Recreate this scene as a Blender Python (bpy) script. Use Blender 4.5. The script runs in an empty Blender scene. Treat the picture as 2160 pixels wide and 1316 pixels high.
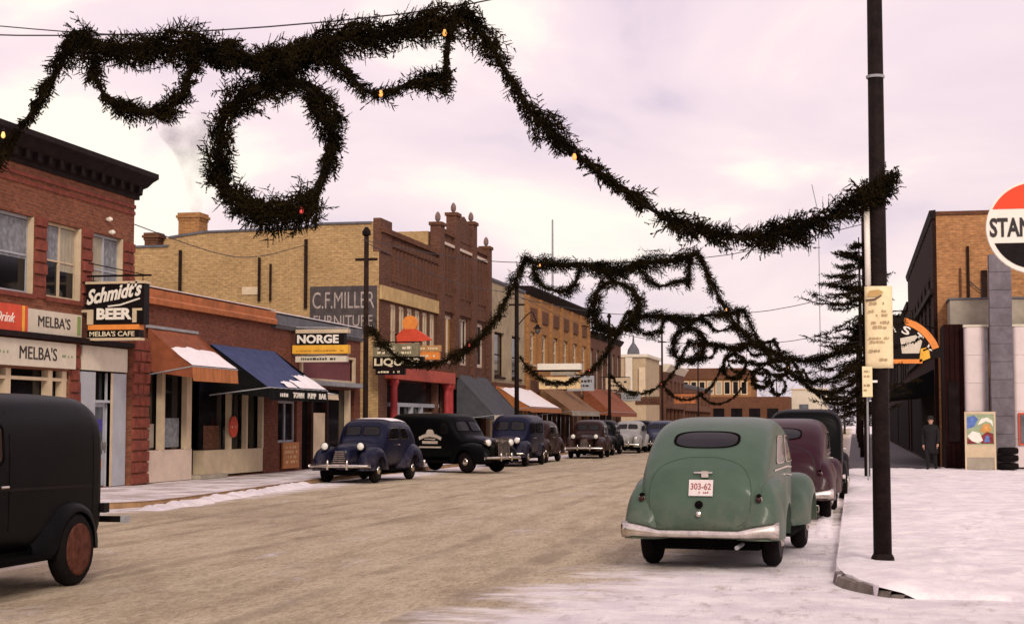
import bpy, math, random
import numpy as np
from mathutils import Vector, Matrix, noise
from mathutils.bvhtree import BVHTree
random.seed(7); rng = np.random.default_rng(7)
PI = math.pi; R_ = math.radians
SC = bpy.context.scene; COL = SC.collection

# ------------------------------------------------------------------ camera
F_PX = 3400.0
cam_d = bpy.data.cameras.new('camera'); cam = bpy.data.objects.new('camera', cam_d); COL.objects.link(cam)
cam_d.sensor_width = 36.0; cam_d.lens = 36.0 * F_PX / 2160.0
cam_d.clip_start = 0.1; cam_d.clip_end = 3000
cam.location = (0, 0, 1.65); cam.rotation_euler = (R_(90 + 3.90), 0, R_(11.93))
SC.camera = cam

# ------------------------------------------------------------------ world and sun
SUN_EL, SUN_AZ = R_(30), R_(157)            # azimuth clockwise from +Y : behind the camera, a little to the right
W = bpy.data.worlds.new('World'); SC.world = W; W.use_nodes = True
nt = W.node_tree; N = nt.nodes; L = nt.links; N.clear()
out = N.new('ShaderNodeOutputWorld'); mixs = N.new('ShaderNodeMixShader')
sky = N.new('ShaderNodeTexSky'); sky.sky_type = 'NISHITA'; sky.sun_disc = False
sky.sun_elevation = SUN_EL; sky.sun_rotation = SUN_AZ
b1 = N.new('ShaderNodeBackground'); b1.inputs[1].default_value = 0.10; L.new(sky.outputs[0], b1.inputs[0])
tc = N.new('ShaderNodeTexCoord'); sp = N.new('ShaderNodeSeparateXYZ'); L.new(tc.outputs['Generated'], sp.inputs[0])
zz = N.new('ShaderNodeMath'); zz.operation = 'ABSOLUTE'; L.new(sp.outputs[2], zz.inputs[0])
za = N.new('ShaderNodeMath'); za.operation = 'ADD'; za.inputs[1].default_value = 0.34; L.new(zz.outputs[0], za.inputs[0])
dx = N.new('ShaderNodeMath'); dx.operation = 'DIVIDE'; L.new(sp.outputs[0], dx.inputs[0]); L.new(za.outputs[0], dx.inputs[1])
dy = N.new('ShaderNodeMath'); dy.operation = 'DIVIDE'; L.new(sp.outputs[1], dy.inputs[0]); L.new(za.outputs[0], dy.inputs[1])
cb = N.new('ShaderNodeCombineXYZ'); L.new(dx.outputs[0], cb.inputs[0]); L.new(dy.outputs[0], cb.inputs[1])
n1 = N.new('ShaderNodeTexNoise'); n1.inputs['Scale'].default_value = 1.9; n1.inputs['Detail'].default_value = 6; n1.inputs['Roughness'].default_value = 0.5
n1.inputs['Distortion'].default_value = 0.5; L.new(cb.outputs[0], n1.inputs['Vector'])
ramp = N.new('ShaderNodeValToRGB'); L.new(n1.outputs['Fac'], ramp.inputs[0])
els = ramp.color_ramp.elements
els[0].position = 0.36; els[0].color = (0.60, 0.49, 0.64, 1)
els[1].position = 0.62; els[1].color = (1.10, 1.0, 0.86, 1)
e = els.new(0.45); e.color = (0.84, 0.67, 0.75, 1)
e = els.new(0.55); e.color = (0.95, 0.76, 0.80, 1)
el = N.new('ShaderNodeMapRange'); el.inputs[1].default_value = 0.02; el.inputs[2].default_value = 0.30; el.inputs[3].default_value = 0.40; el.inputs[4].default_value = 0.0
L.new(zz.outputs[0], el.inputs[0])
wm = N.new('ShaderNodeMix'); wm.data_type = 'RGBA'; wm.inputs[7].default_value = (0.90, 0.775, 0.70, 1); L.new(el.outputs[0], wm.inputs[0]); L.new(ramp.outputs[0], wm.inputs[6])
b2 = N.new('ShaderNodeBackground'); b2.inputs[1].default_value = 0.88; L.new(wm.outputs[2], b2.inputs[0])
mixs.inputs[0].default_value = 0.93
L.new(b1.outputs[0], mixs.inputs[1]); L.new(b2.outputs[0], mixs.inputs[2]); L.new(mixs.outputs[0], out.inputs[0])

sun_d = bpy.data.lights.new('sun', 'SUN'); sun_d.energy = 1.5; sun_d.angle = R_(14); sun_d.color = (1.0, 0.90, 0.76)
sun = bpy.data.objects.new('sun', sun_d); COL.objects.link(sun)
sd = Vector((math.sin(SUN_AZ) * math.cos(SUN_EL), math.cos(SUN_AZ) * math.cos(SUN_EL), math.sin(SUN_EL)))
sun.rotation_euler = sd.to_track_quat('Z', 'Y').to_euler(); sun.location = (5, -20, 30)
vs = SC.view_settings; vs.view_transform = 'Standard'; vs.look = 'None'; vs.gamma = 1.0; vs.exposure = 0.33; vs.use_curve_mapping = False
SC.cycles.max_bounces = 6; SC.cycles.diffuse_bounces = 3; SC.cycles.glossy_bounces = 3; SC.cycles.transparent_max_bounces = 6

# ------------------------------------------------------------------ materials
MATS = {}
def mat(name, col, rough=0.8, var=0.15, scale=6.0, bump=0.0, bscale=None, metal=0.0, coat=0.0, spec=0.3, emit=None, estr=0.0, col2=None, stain=0.0):
    if name in MATS: return MATS[name]
    m = bpy.data.materials.new(name); m.use_nodes = True
    t = m.node_tree; n = t.nodes; l = t.links; bs = n['Principled BSDF']
    tcn = n.new('ShaderNodeTexCoord')
    nz = n.new('ShaderNodeTexNoise'); nz.inputs['Scale'].default_value = scale; nz.inputs['Detail'].default_value = 5; nz.inputs['Roughness'].default_value = 0.6
    l.new(tcn.outputs['Object'], nz.inputs['Vector'])
    rp = n.new('ShaderNodeValToRGB'); l.new(nz.outputs['Fac'], rp.inputs[0])
    c2 = col2 or tuple(min(1, c * (1 + var)) for c in col); c1 = tuple(c * (1 - var) for c in col)
    rp.color_ramp.elements[0].position = 0.3; rp.color_ramp.elements[0].color = (*c1, 1)
    rp.color_ramp.elements[1].position = 0.7; rp.color_ramp.elements[1].color = (*c2, 1)
    src = rp.outputs[0]
    if stain > 0:
        n2 = n.new('ShaderNodeTexNoise'); n2.inputs['Scale'].default_value = 0.9; n2.inputs['Detail'].default_value = 6; n2.inputs['Roughness'].default_value = 0.7
        l.new(tcn.outputs['Object'], n2.inputs['Vector'])
        mr = n.new('ShaderNodeMapRange'); mr.inputs[1].default_value = 0.45; mr.inputs[2].default_value = 0.75; mr.inputs[3].default_value = 0; mr.inputs[4].default_value = stain
        l.new(n2.outputs['Fac'], mr.inputs[0])
        mx = n.new('ShaderNodeMix'); mx.data_type = 'RGBA'; mx.inputs[7].default_value = (*[c * 0.35 for c in col], 1)
        l.new(mr.outputs[0], mx.inputs[0]); l.new(src, mx.inputs[6]); src = mx.outputs[2]
    l.new(src, bs.inputs['Base Color'])
    bs.inputs['Roughness'].default_value = rough; bs.inputs['Metallic'].default_value = metal
    bs.inputs['Specular IOR Level'].default_value = spec
    if coat: bs.inputs['Coat Weight'].default_value = coat; bs.inputs['Coat Roughness'].default_value = 0.08
    if emit: bs.inputs['Emission Color'].default_value = (*emit, 1); bs.inputs['Emission Strength'].default_value = estr
    if bump:
        nb = n.new('ShaderNodeTexNoise'); nb.inputs['Scale'].default_value = bscale or scale * 5; nb.inputs['Detail'].default_value = 4
        l.new(tcn.outputs['Object'], nb.inputs['Vector'])
        bp = n.new('ShaderNodeBump'); bp.inputs['Strength'].default_value = bump; bp.inputs['Distance'].default_value = 0.03
        l.new(nb.outputs['Fac'], bp.inputs['Height']); l.new(bp.outputs[0], bs.inputs['Normal'])
    MATS[name] = m; return m

def brick(name, c1, c2, mortar, bw=0.21, bh=0.072, stain=0.45):
    """Brick courses in metres on the mesh's UV map."""
    m = bpy.data.materials.new(name); m.use_nodes = True
    t = m.node_tree; n = t.nodes; l = t.links; bs = n['Principled BSDF']
    uv = n.new('ShaderNodeUVMap'); tcn = n.new('ShaderNodeTexCoord')
    br = n.new('ShaderNodeTexBrick'); br.inputs['Scale'].default_value = 1.0
    br.inputs['Brick Width'].default_value = bw; br.inputs['Row Height'].default_value = bh
    br.inputs['Mortar Size'].default_value = 0.010; br.inputs['Mortar Smooth'].default_value = 0.2; br.inputs['Bias'].default_value = -0.25
    br.inputs['Color1'].default_value = (*c1, 1); br.inputs['Color2'].default_value = (*c2, 1); br.inputs['Mortar'].default_value = (*mortar, 1)
    l.new(uv.outputs[0], br.inputs['Vector'])
    nz = n.new('ShaderNodeTexNoise'); nz.inputs['Scale'].default_value = 0.8; nz.inputs['Detail'].default_value = 8; nz.inputs['Roughness'].default_value = 0.7
    l.new(tcn.outputs['Object'], nz.inputs['Vector'])
    mr = n.new('ShaderNodeMapRange'); mr.inputs[1].default_value = 0.42; mr.inputs[2].default_value = 0.72; mr.inputs[3].default_value = 0; mr.inputs[4].default_value = stain
    l.new(nz.outputs['Fac'], mr.inputs[0])
    mx = n.new('ShaderNodeMix'); mx.data_type = 'RGBA'; mx.inputs[7].default_value = (*[c * 0.4 for c in c1], 1)
    l.new(mr.outputs[0], mx.inputs[0]); l.new(br.outputs['Color'], mx.inputs[6])
    # streaky course-to-course change
    mp = n.new('ShaderNodeMapping'); mp.inputs['Scale'].default_value = (5, 13, 1); l.new(uv.outputs[0], mp.inputs[0])
    n3 = n.new('ShaderNodeTexNoise'); n3.inputs['Scale'].default_value = 1.0; n3.inputs['Detail'].default_value = 4; l.new(mp.outputs[0], n3.inputs['Vector'])
    m3 = n.new('ShaderNodeMapRange'); m3.inputs[1].default_value = 0.3; m3.inputs[2].default_value = 0.7; m3.inputs[3].default_value = 0.72; m3.inputs[4].default_value = 1.25
    l.new(n3.outputs['Fac'], m3.inputs[0])
    mu = n.new('ShaderNodeMix'); mu.data_type = 'RGBA'; mu.blend_type = 'MULTIPLY'; mu.inputs[0].default_value = 1.0
    l.new(mx.outputs[2], mu.inputs[6]); l.new(m3.outputs[0], mu.inputs[7])
    l.new(mu.outputs[2], bs.inputs['Base Color'])
    bs.inputs['Roughness'].default_value = 0.9; bs.inputs['Specular IOR Level'].default_value = 0.15
    bp = n.new('ShaderNodeBump'); bp.inputs['Strength'].default_value = 0.5; bp.inputs['Distance'].default_value = 0.012; bp.invert = True
    l.new(br.outputs['Fac'], bp.inputs['Height']); l.new(bp.outputs[0], bs.inputs['Normal'])
    MATS[name] = m; return m

M_RED = brick('red_brick', (.255, .082, .040), (.165, .050, .027), (.20, .12, .085))
M_RED2 = brick('crimson_brick', (.19, .058, .032), (.13, .038, .024), (.15, .08, .06))
M_MAROON = brick('maroon_brick', (.165, .072, .044), (.105, .042, .027), (.10, .06, .045))
M_BUFF = brick('buff_brick', (.50, .32, .14), (.42, .26, .112), (.35, .24, .135), 0.24, 0.085, 0.4)
M_ORANGE = brick('orange_brick', (.50, .24, .095), (.40, .18, .07), (.34, .20, .11), 0.24, 0.085, 0.45)
M_OCHRE = brick('ochre_brick', (.42, .20, .07), (.34, .155, .055), (.27, .16, .085), 0.24, 0.09, 0.4)
M_BROWN = brick('brown_brick', (.17, .070, .036), (.11, .045, .025), (.11, .06, .04))
M_DARKBR = brick('shade_dark_brick', (.034, .012, .008), (.022, .008, .006), (.018, .009, .007))  # near-black brick; carries the east fronts' shade in its colour
M_BLOCK = mat('rock_face_block', (.20, .050, .032), .9, .35, 5, .6, 14, stain=.4)
M_CORN = mat('dark_cornice_metal', (.016, .010, .010), .75, .4, 5, .1, spec=.1)
M_TERRA = mat('terracotta_coping', (.40, .13, .045), .7, .3, 3, .1)
M_CREAM = mat('cream_paint', (.60, .47, .31), .6, .12, 3, .05, stain=.25)
M_PINKCR = mat('pink_cream_panel', (.62, .49, .39), .6, .1, 3, .05, stain=.2)
M_WHITE = mat('white_paint', (.62, .59, .54), .55, .08, 3, .04, stain=.2)
M_GREYW = mat('grey_white_paint', (.40, .41, .44), .55, .1, 3, .04, stain=.2)
M_SIGNW = mat('sign_white', (.64, .57, .45), .5, .08, 4, stain=.15)
M_BLACK = mat('sign_black', (.009, .006, .006), .5, .3, 6, spec=.1)
M_INK = mat('black_lettering', (.03, .024, .022), .6, .2)
M_LETW = mat('white_lettering', (.82, .76, .66), .5, .06)
M_LETC = mat('cream_lettering', (.74, .64, .44), .5, .1)
M_REDS = mat('red_sign', (.62, .075, .035), .45, .15, 4)
M_ORS = mat('orange_sign', (.75, .25, .05), .5, .15, 4)
M_YEL = mat('yellow_sign', (.80, .42, .045), .5, .12, 4)
M_GLASS = mat('dark_glass', (.008, .007, .008), .10, .4, 2, spec=.28)
M_GLASSG = mat('grey_glass', (.10, .11, .12), .1, .4, 2, spec=.5)
M_DARKIN = mat('shop_interior', (.014, .009, .009), .9, .5, 3, spec=.05)
M_BLIND = mat('window_blind', (.34, .30, .22), .8, .15, 4)
M_CURT = mat('net_curtain', (.20, .205, .22), .8, .4, 8)
M_STEEL = mat('grey_metal', (.30, .30, .31), .5, .2, 5)
M_SLATE = mat('slate_parapet', (.11, .11, .125), .7, .3, 3, .1)
M_SNOW = mat('snow', (.86, .80, .80), .75, .06, 3, .5, 9, spec=.25)
M_AWBR = mat('rust_canvas', (.24, .07, .03), .85, .25, 4, .1)
M_AWTAN = mat('tan_canvas', (.22, .115, .055), .85, .3, 4, .1)
M_AWBL = mat('blue_canvas', (.042, .055, .135), .85, .25, 4, .1)
M_AWGR = mat('grey_canvas', (.065, .065, .075), .85, .2, 4, .1)
M_AWBK = mat('black_canvas', (.006, .006, .006), .9, .3, 4, spec=.1)
M_AWOR = mat('orange_canvas', (.38, .135, .045), .85, .2, 4, .1)
M_POLE = mat('pole_paint', (.011, .006, .005), .7, .6, 7, .5, 22, spec=.12, stain=.5)
M_TIMB = mat('weathered_timber', (.024, .013, .010), .85, .4, 4, .2, spec=.1)
M_NEEDLE = mat('spruce_needles', (.006, .0065, .0035), .9, .5, 3, col2=(.034, .023, .009), spec=.03)
M_ROPE = mat('garland_core', (.016, .012, .008), .9, .4, 8, spec=.05)
M_BARK = mat('spruce_bark', (.030, .020, .014), .9, .4, 8, .3)
M_BULBO = mat('amber_bulb', (.8, .32, .08), .3, .1, emit=(1, .42, .10), estr=.7)
M_BULBY = mat('yellow_bulb', (.8, .55, .15), .3, .1, emit=(1, .68, .22), estr=.6)
M_BULBR = mat('red_bulb', (.6, .06, .06), .3, .1, emit=(1, .10, .08), estr=.4)
M_CHROME = mat('chrome', (.66, .60, .53), .22, .3, 7, metal=1.0)
M_TYRE = mat('tyre_rubber', (.008, .006, .006), .9, .3, 10, spec=.08)
M_WIRE = mat('cable', (.05, .045, .05), .7, .1)
M_PAPER = mat('poster_paper', (.78, .64, .38), .8, .12, 9, .05)
M_PORC = mat('porcelain_panel', (.74, .63, .60), .3, .08, 2, coat=.3, stain=.15)
M_STONE = mat('pylon_stone', (.155, .135, .15), .85, .3, 3, .3, stain=.3)
M_CONC = mat('concrete_wall', (.36, .31, .24), .85, .2, 2, .15, stain=.4)
M_KERB = mat('kerb_concrete', (.16, .13, .11), .9, .4, 5, .4)
M_KERBY = mat('kerb_worn_brown', (.30, .18, .085), .9, .3, 4, .3)

# ------------------------------------------------------------------ mesh builder
class MB:
    def __init__(s): s.v = []; s.f = []
    def quad(s, a, b, c, d):
        i = len(s.v); s.v += [tuple(a), tuple(b), tuple(c), tuple(d)]; s.f.append((i, i + 1, i + 2, i + 3)); return s
    def poly(s, pts):
        i = len(s.v); s.v += [tuple(p) for p in pts]; s.f.append(tuple(range(i, i + len(pts)))); return s
    def box(s, x0, x1, y0, y1, z0, z1):
        if x0 > x1: x0, x1 = x1, x0
        if y0 > y1: y0, y1 = y1, y0
        if z0 > z1: z0, z1 = z1, z0
        i = len(s.v)
        s.v += [(x0, y0, z0), (x1, y0, z0), (x1, y1, z0), (x0, y1, z0), (x0, y0, z1), (x1, y0, z1), (x1, y1, z1), (x0, y1, z1)]
        s.f += [(i + a, i + b, i + c, i + d) for a, b, c, d in ((0, 3, 2, 1), (4, 5, 6, 7), (0, 1, 5, 4), (1, 2, 6, 5), (2, 3, 7, 6), (3, 0, 4, 7))]
        return s
    def prism(s, pts, axis, a0, a1):
        """pts: 2D outline; axis the extrusion axis (0: pts=(y,z), 1: pts=(x,z), 2: pts=(x,y))."""
        def p3(p, a):
            return (a, p[0], p[1]) if axis == 0 else (p[0], a, p[1]) if axis == 1 else (p[0], p[1], a)
        n = len(pts); i = len(s.v)
        s.v += [p3(p, a0) for p in pts] + [p3(p, a1) for p in pts]
        s.f.append(tuple(range(i, i + n))[::-1]); s.f.append(tuple(range(i + n, i + 2 * n)))
        for k in range(n): s.f.append((i + k, i + (k + 1) % n, i + n + (k + 1) % n, i + n + k))
        return s
    def tube(s, path, r, n=8, caps=True):
        P = [Vector(p) for p in path]; rings = []
        up = Vector((0, 0, 1))
        for k, p in enumerate(P):
            t = (P[min(k + 1, len(P) - 1)] - P[max(k - 1, 0)])
            t = t.normalized() if t.length > 1e-9 else Vector((0, 0, 1))
            a = t.cross(up)
            if a.length < 1e-3: a = t.cross(Vector((1, 0, 0)))
            a.normalize(); b = t.cross(a)
            rr = r[k] if isinstance(r, (list, tuple)) else r
            i = len(s.v); rings.append(i)
            for q in range(n):
                c, d = math.cos(2 * PI * q / n), math.sin(2 * PI * q / n)
                s.v.append(tuple(p + a * (rr * c) + b * (rr * d)))
        for k in range(len(rings) - 1):
            for q in range(n):
                s.f.append((rings[k] + q, rings[k] + (q + 1) % n, rings[k + 1] + (q + 1) % n, rings[k + 1] + q))
        if caps:
            s.f.append(tuple(rings[0] + q for q in range(n))[::-1]); s.f.append(tuple(rings[-1] + q for q in range(n)))
        return s
    def lathe(s, prof, center, axis='z', n=16):
        """prof: list of (r, h)."""
        c = Vector(center); rings = []
        for r, h in prof:
            rings.append(len(s.v))
            for q in range(n):
                a = 2 * PI * q / n; u, w = r * math.cos(a), r * math.sin(a)
                s.v.append(tuple(c + (Vector((u, w, h)) if axis == 'z' else Vector((h, u, w)) if axis == 'x' else Vector((w, h, u)))))
        for k in range(len(rings) - 1):
            for q in range(n):
                s.f.append((rings[k] + q, rings[k] + (q + 1) % n, rings[k + 1] + (q + 1) % n, rings[k + 1] + q))
        s.f.append(tuple(rings[0] + q for q in range(n))[::-1]); s.f.append(tuple(rings[-1] + q for q in range(n)))
        return s
    def build(s, name, m, parent=None, label=None, smooth=False, kind=None, local=False):
        me = bpy.data.meshes.new(name); me.from_pydata(s.v, [], s.f)
        uvs(me)
        return link(name, me, m, parent, label, smooth, kind, local)

def uvs(me):
    nv = len(me.vertices); nl = len(me.loops)
    if not nl: return
    co = np.empty(nv * 3, np.float32); me.vertices.foreach_get('co', co); co = co.reshape(-1, 3)
    li = np.empty(nl, np.int32); me.loops.foreach_get('vertex_index', li)
    np_ = len(me.polygons); nr = np.empty(np_ * 3, np.float32); me.polygons.foreach_get('normal', nr); nr = np.abs(nr.reshape(-1, 3))
    tot = np.empty(np_, np.int32); me.polygons.foreach_get('loop_total', tot)
    d = np.repeat(np.argmax(nr, axis=1), tot); c = co[li]
    u = np.where(d == 0, c[:, 1], c[:, 0]); v = np.where(d == 2, c[:, 1], c[:, 2])
    lay = me.uv_layers.new(name='UVMap'); lay.data.foreach_set('uv', np.stack([u, v], 1).astype(np.float32).ravel())

def link(name, me, m, parent=None, label=None, smooth=False, kind=None, local=False):
    o = bpy.data.objects.new(name, me); COL.objects.link(o)
    if m: me.materials.append(m)
    if smooth and len(me.polygons): me.polygons.foreach_set('use_smooth', [True] * len(me.polygons))
    if parent:
        o.parent = parent
        if not local: o.matrix_parent_inverse = MATRIX[parent.as_pointer()]
        MATRIX[o.as_pointer()] = Matrix.Identity(4)
    else:
        MATRIX[o.as_pointer()] = Matrix.Identity(4)
    if label: o['label'] = label
    if kind: o['kind'] = kind
    return o
MATRIX = {}
def thing(name, label, cat, loc=(0, 0, 0), rz=0, group=None):
    o = bpy.data.objects.new(name, None); COL.objects.link(o); o.empty_display_size = 0.3
    o.location = loc; o.rotation_euler = (0, 0, rz); o['label'] = label; o['category'] = cat
    if group: o['group'] = group
    MATRIX[o.as_pointer()] = (Matrix.Translation(loc) @ Matrix.Rotation(rz, 4, 'Z')).inverted()
    return o
def tag(o, label, cat, group=None):
    o['label'] = label; o['category'] = cat
    if group: o['group'] = group
    return o
KIDS = {}
def copy_tree(o, parent=None):
    c = o.copy(); COL.objects.link(c)
    if parent: c.parent = parent
    for ch in [x for x in list(COL.objects) if x.parent == o]: copy_tree(ch, c)
    return c
def clone(o, loc, rz, label, group=None):
    c = copy_tree(o); c.location = loc; c.rotation_euler = (0, 0, rz); c['label'] = label
    if group: c['group'] = group
    return c

def text_part(name, body, o, u, v, m, parent, depth=0.012, shear=0.0, w=None, h=None, bold=0.0, local=False, mirror=False):
    """Raised lettering: o lower corner, u along the line, v up; fitted to w x h metres."""
    cu = bpy.data.curves.new(name, 'FONT'); cu.body = body; cu.size = 1; cu.shear = shear; cu.offset = bold; cu.resolution_u = 3
    ob = bpy.data.objects.new('tmp_text', cu); COL.objects.link(ob)
    bpy.context.view_layer.update()
    me0 = bpy.data.meshes.new_from_object(ob.evaluated_get(bpy.context.evaluated_depsgraph_get()))
    co = np.array([x.co[:] for x in me0.vertices]); fs = [tuple(p.vertices) for p in me0.polygons]
    bpy.data.objects.remove(ob); bpy.data.curves.remove(cu); bpy.data.meshes.remove(me0)
    mn = co.min(0); mx = co.max(0)
    co[:, 0] = (co[:, 0] - mn[0]) / (mx[0] - mn[0]) * w; co[:, 1] = (co[:, 1] - mn[1]) / (mx[1] - mn[1]) * h
    u = Vector(u).normalized(); v = Vector(v).normalized(); nn = u.cross(v).normalized(); o = Vector(o)
    mb = MB(); n = len(co)
    mb.v = [tuple(o + u * float(c[0]) + v * float(c[1]) + nn * depth) for c in co] + [tuple(o + u * float(c[0]) + v * float(c[1]) - nn * .004) for c in co]
    edges = {}
    for f in fs:
        mb.f.append(f)
        for a, b in zip(f, f[1:] + f[:1]):
            if (b, a) in edges: edges.pop((b, a))
            else: edges[(a, b)] = 1
    for a, b in edges: mb.f.append((b, a, a + n, b + n))
    return mb.build(name, m, parent, local=local)

def dashes(name, o, u, v, w, h, rows, m, parent, depth=0.006, fill=.75, seed=0, local=False):
    """Rows of small print marks too small to read."""
    r = random.Random(seed); mb = MB(); u = Vector(u).normalized(); v = Vector(v).normalized(); nn = u.cross(v); o = Vector(o)
    rh = h / rows
    for k in range(rows):
        x = r.uniform(0, .1) * w; end = w * r.uniform(.75, 1)
        while x < end:
            l = rh * r.uniform(.3, .9)
            if r.random() < fill:
                a = o + u * x + v * (k * rh + rh * .22) + nn * depth; b = a + u * min(l, end - x); hh = v * (rh * r.uniform(.4, .6))
                mb.quad(a, b, b + hh, a + hh)
            x += l + rh * .18
    return mb.build(name, m, parent, local=local)

def wall_x(x, y0, y1, z0, z1, ops, thick, front=1):
    """A wall in a plane x = const facing +x (front=1) or -x, openings ops=(ya,yb,za,zb) with reveals."""
    mb = MB(); xb = x - thick * front
    ys = sorted({y0, y1, *[o[0] for o in ops], *[o[1] for o in ops]}); zs = sorted({z0, z1, *[o[2] for o in ops], *[o[3] for o in ops]})
    for a, b in zip(ys, ys[1:]):
        for c, d in zip(zs, zs[1:]):
            my, mz = (a + b) / 2, (c + d) / 2
            if any(o[0] < my < o[1] and o[2] < mz < o[3] for o in ops): continue
            mb.quad((x, a, c), (x, b, c), (x, b, d), (x, a, d))
    for a, b, c, d in ops:
        mb.quad((x, a, c), (x, b, c), (xb, b, c), (xb, a, c)); mb.quad((x, a, d), (xb, a, d), (xb, b, d), (x, b, d))
        mb.quad((x, a, c), (xb, a, c), (xb, a, d), (x, a, d)); mb.quad((x, b, c), (x, b, d), (xb, b, d), (xb, b, c))
    mb.quad((xb, y0, z0), (xb, y0, z1), (x, y0, z1), (x, y0, z0)); mb.quad((xb, y1, z0), (x, y1, z0), (x, y1, z1), (xb, y1, z1))
    mb.quad((xb, y0, z1), (xb, y1, z1), (x, y1, z1), (x, y0, z1))
    return mb

def window_x(parent, x, ya, yb, za, zb, fm, cols=2, rows=2, fw=.07, depth=.12, pane=None, blind=None, bfrac=.5, front=1, sill=None):
    """A window: frame (part) with pane, blind, sill (sub-parts). x is the face of the wall."""
    mb = MB(); xf = x - depth * front; t = .06 * front
    def bar(y0, y1, z0, z1, ex=0): mb.box(xf - t, xf + (.004 + ex) * front, y0, y1, z0, z1)
    bar(ya, yb, za, za + fw); bar(ya, yb, zb - fw, zb); bar(ya, ya + fw, za + fw, zb - fw); bar(yb - fw, yb, za + fw, zb - fw)
    for k in range(1, cols):
        c = ya + (yb - ya) * k / cols; bar(c - fw * .55, c + fw * .55, za + fw, zb - fw, .006)
    for k in range(1, rows):
        c = za + (zb - za) * k / rows; bar(ya + fw, yb - fw, c - fw * .3, c + fw * .3)
    w = mb.build('window', fm, parent)
    MB().box(xf - t * .8, xf - t * .5, ya + .01, yb - .01, za + .01, zb - .01).build('pane', pane or M_GLASS, w)
    if blind: MB().box(xf - t * .45, xf - t * .3, ya + fw, yb - fw, zb - (zb - za) * bfrac, zb - fw * .5).build('blind', blind, w)
    if sill: MB().box(x - .1 * front, x + .07 * front, ya - .05, yb + .05, za - .1, za - .002).build('sill', sill, w)
    return w

def smooth_path(pts, step=.05, closed=False):
    P = np.array(pts, float); n = len(P); o = []
    for i in range(n if closed else n - 1):
        g = (lambda k: P[k % n]) if closed else (lambda k: P[min(max(k, 0), n - 1)])
        p0, p1, p2, p3 = g(i - 1), g(i), g(i + 1), g(i + 2); m = max(1, int(np.linalg.norm(p2 - p1) / step))
        for k in range(m):
            t = k / m; o.append(.5 * ((2 * p1) + (-p0 + p2) * t + (2 * p0 - 5 * p1 + 4 * p2 - p3) * t * t + (-p0 + 3 * p1 - 3 * p2 + p3) * t ** 3))
    if not closed: o.append(P[-1])
    return np.array(o)
def wobble(p, a, s, z=0.0): return noise.noise(Vector((p[0] * s, p[1] * s, z))) * a

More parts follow.
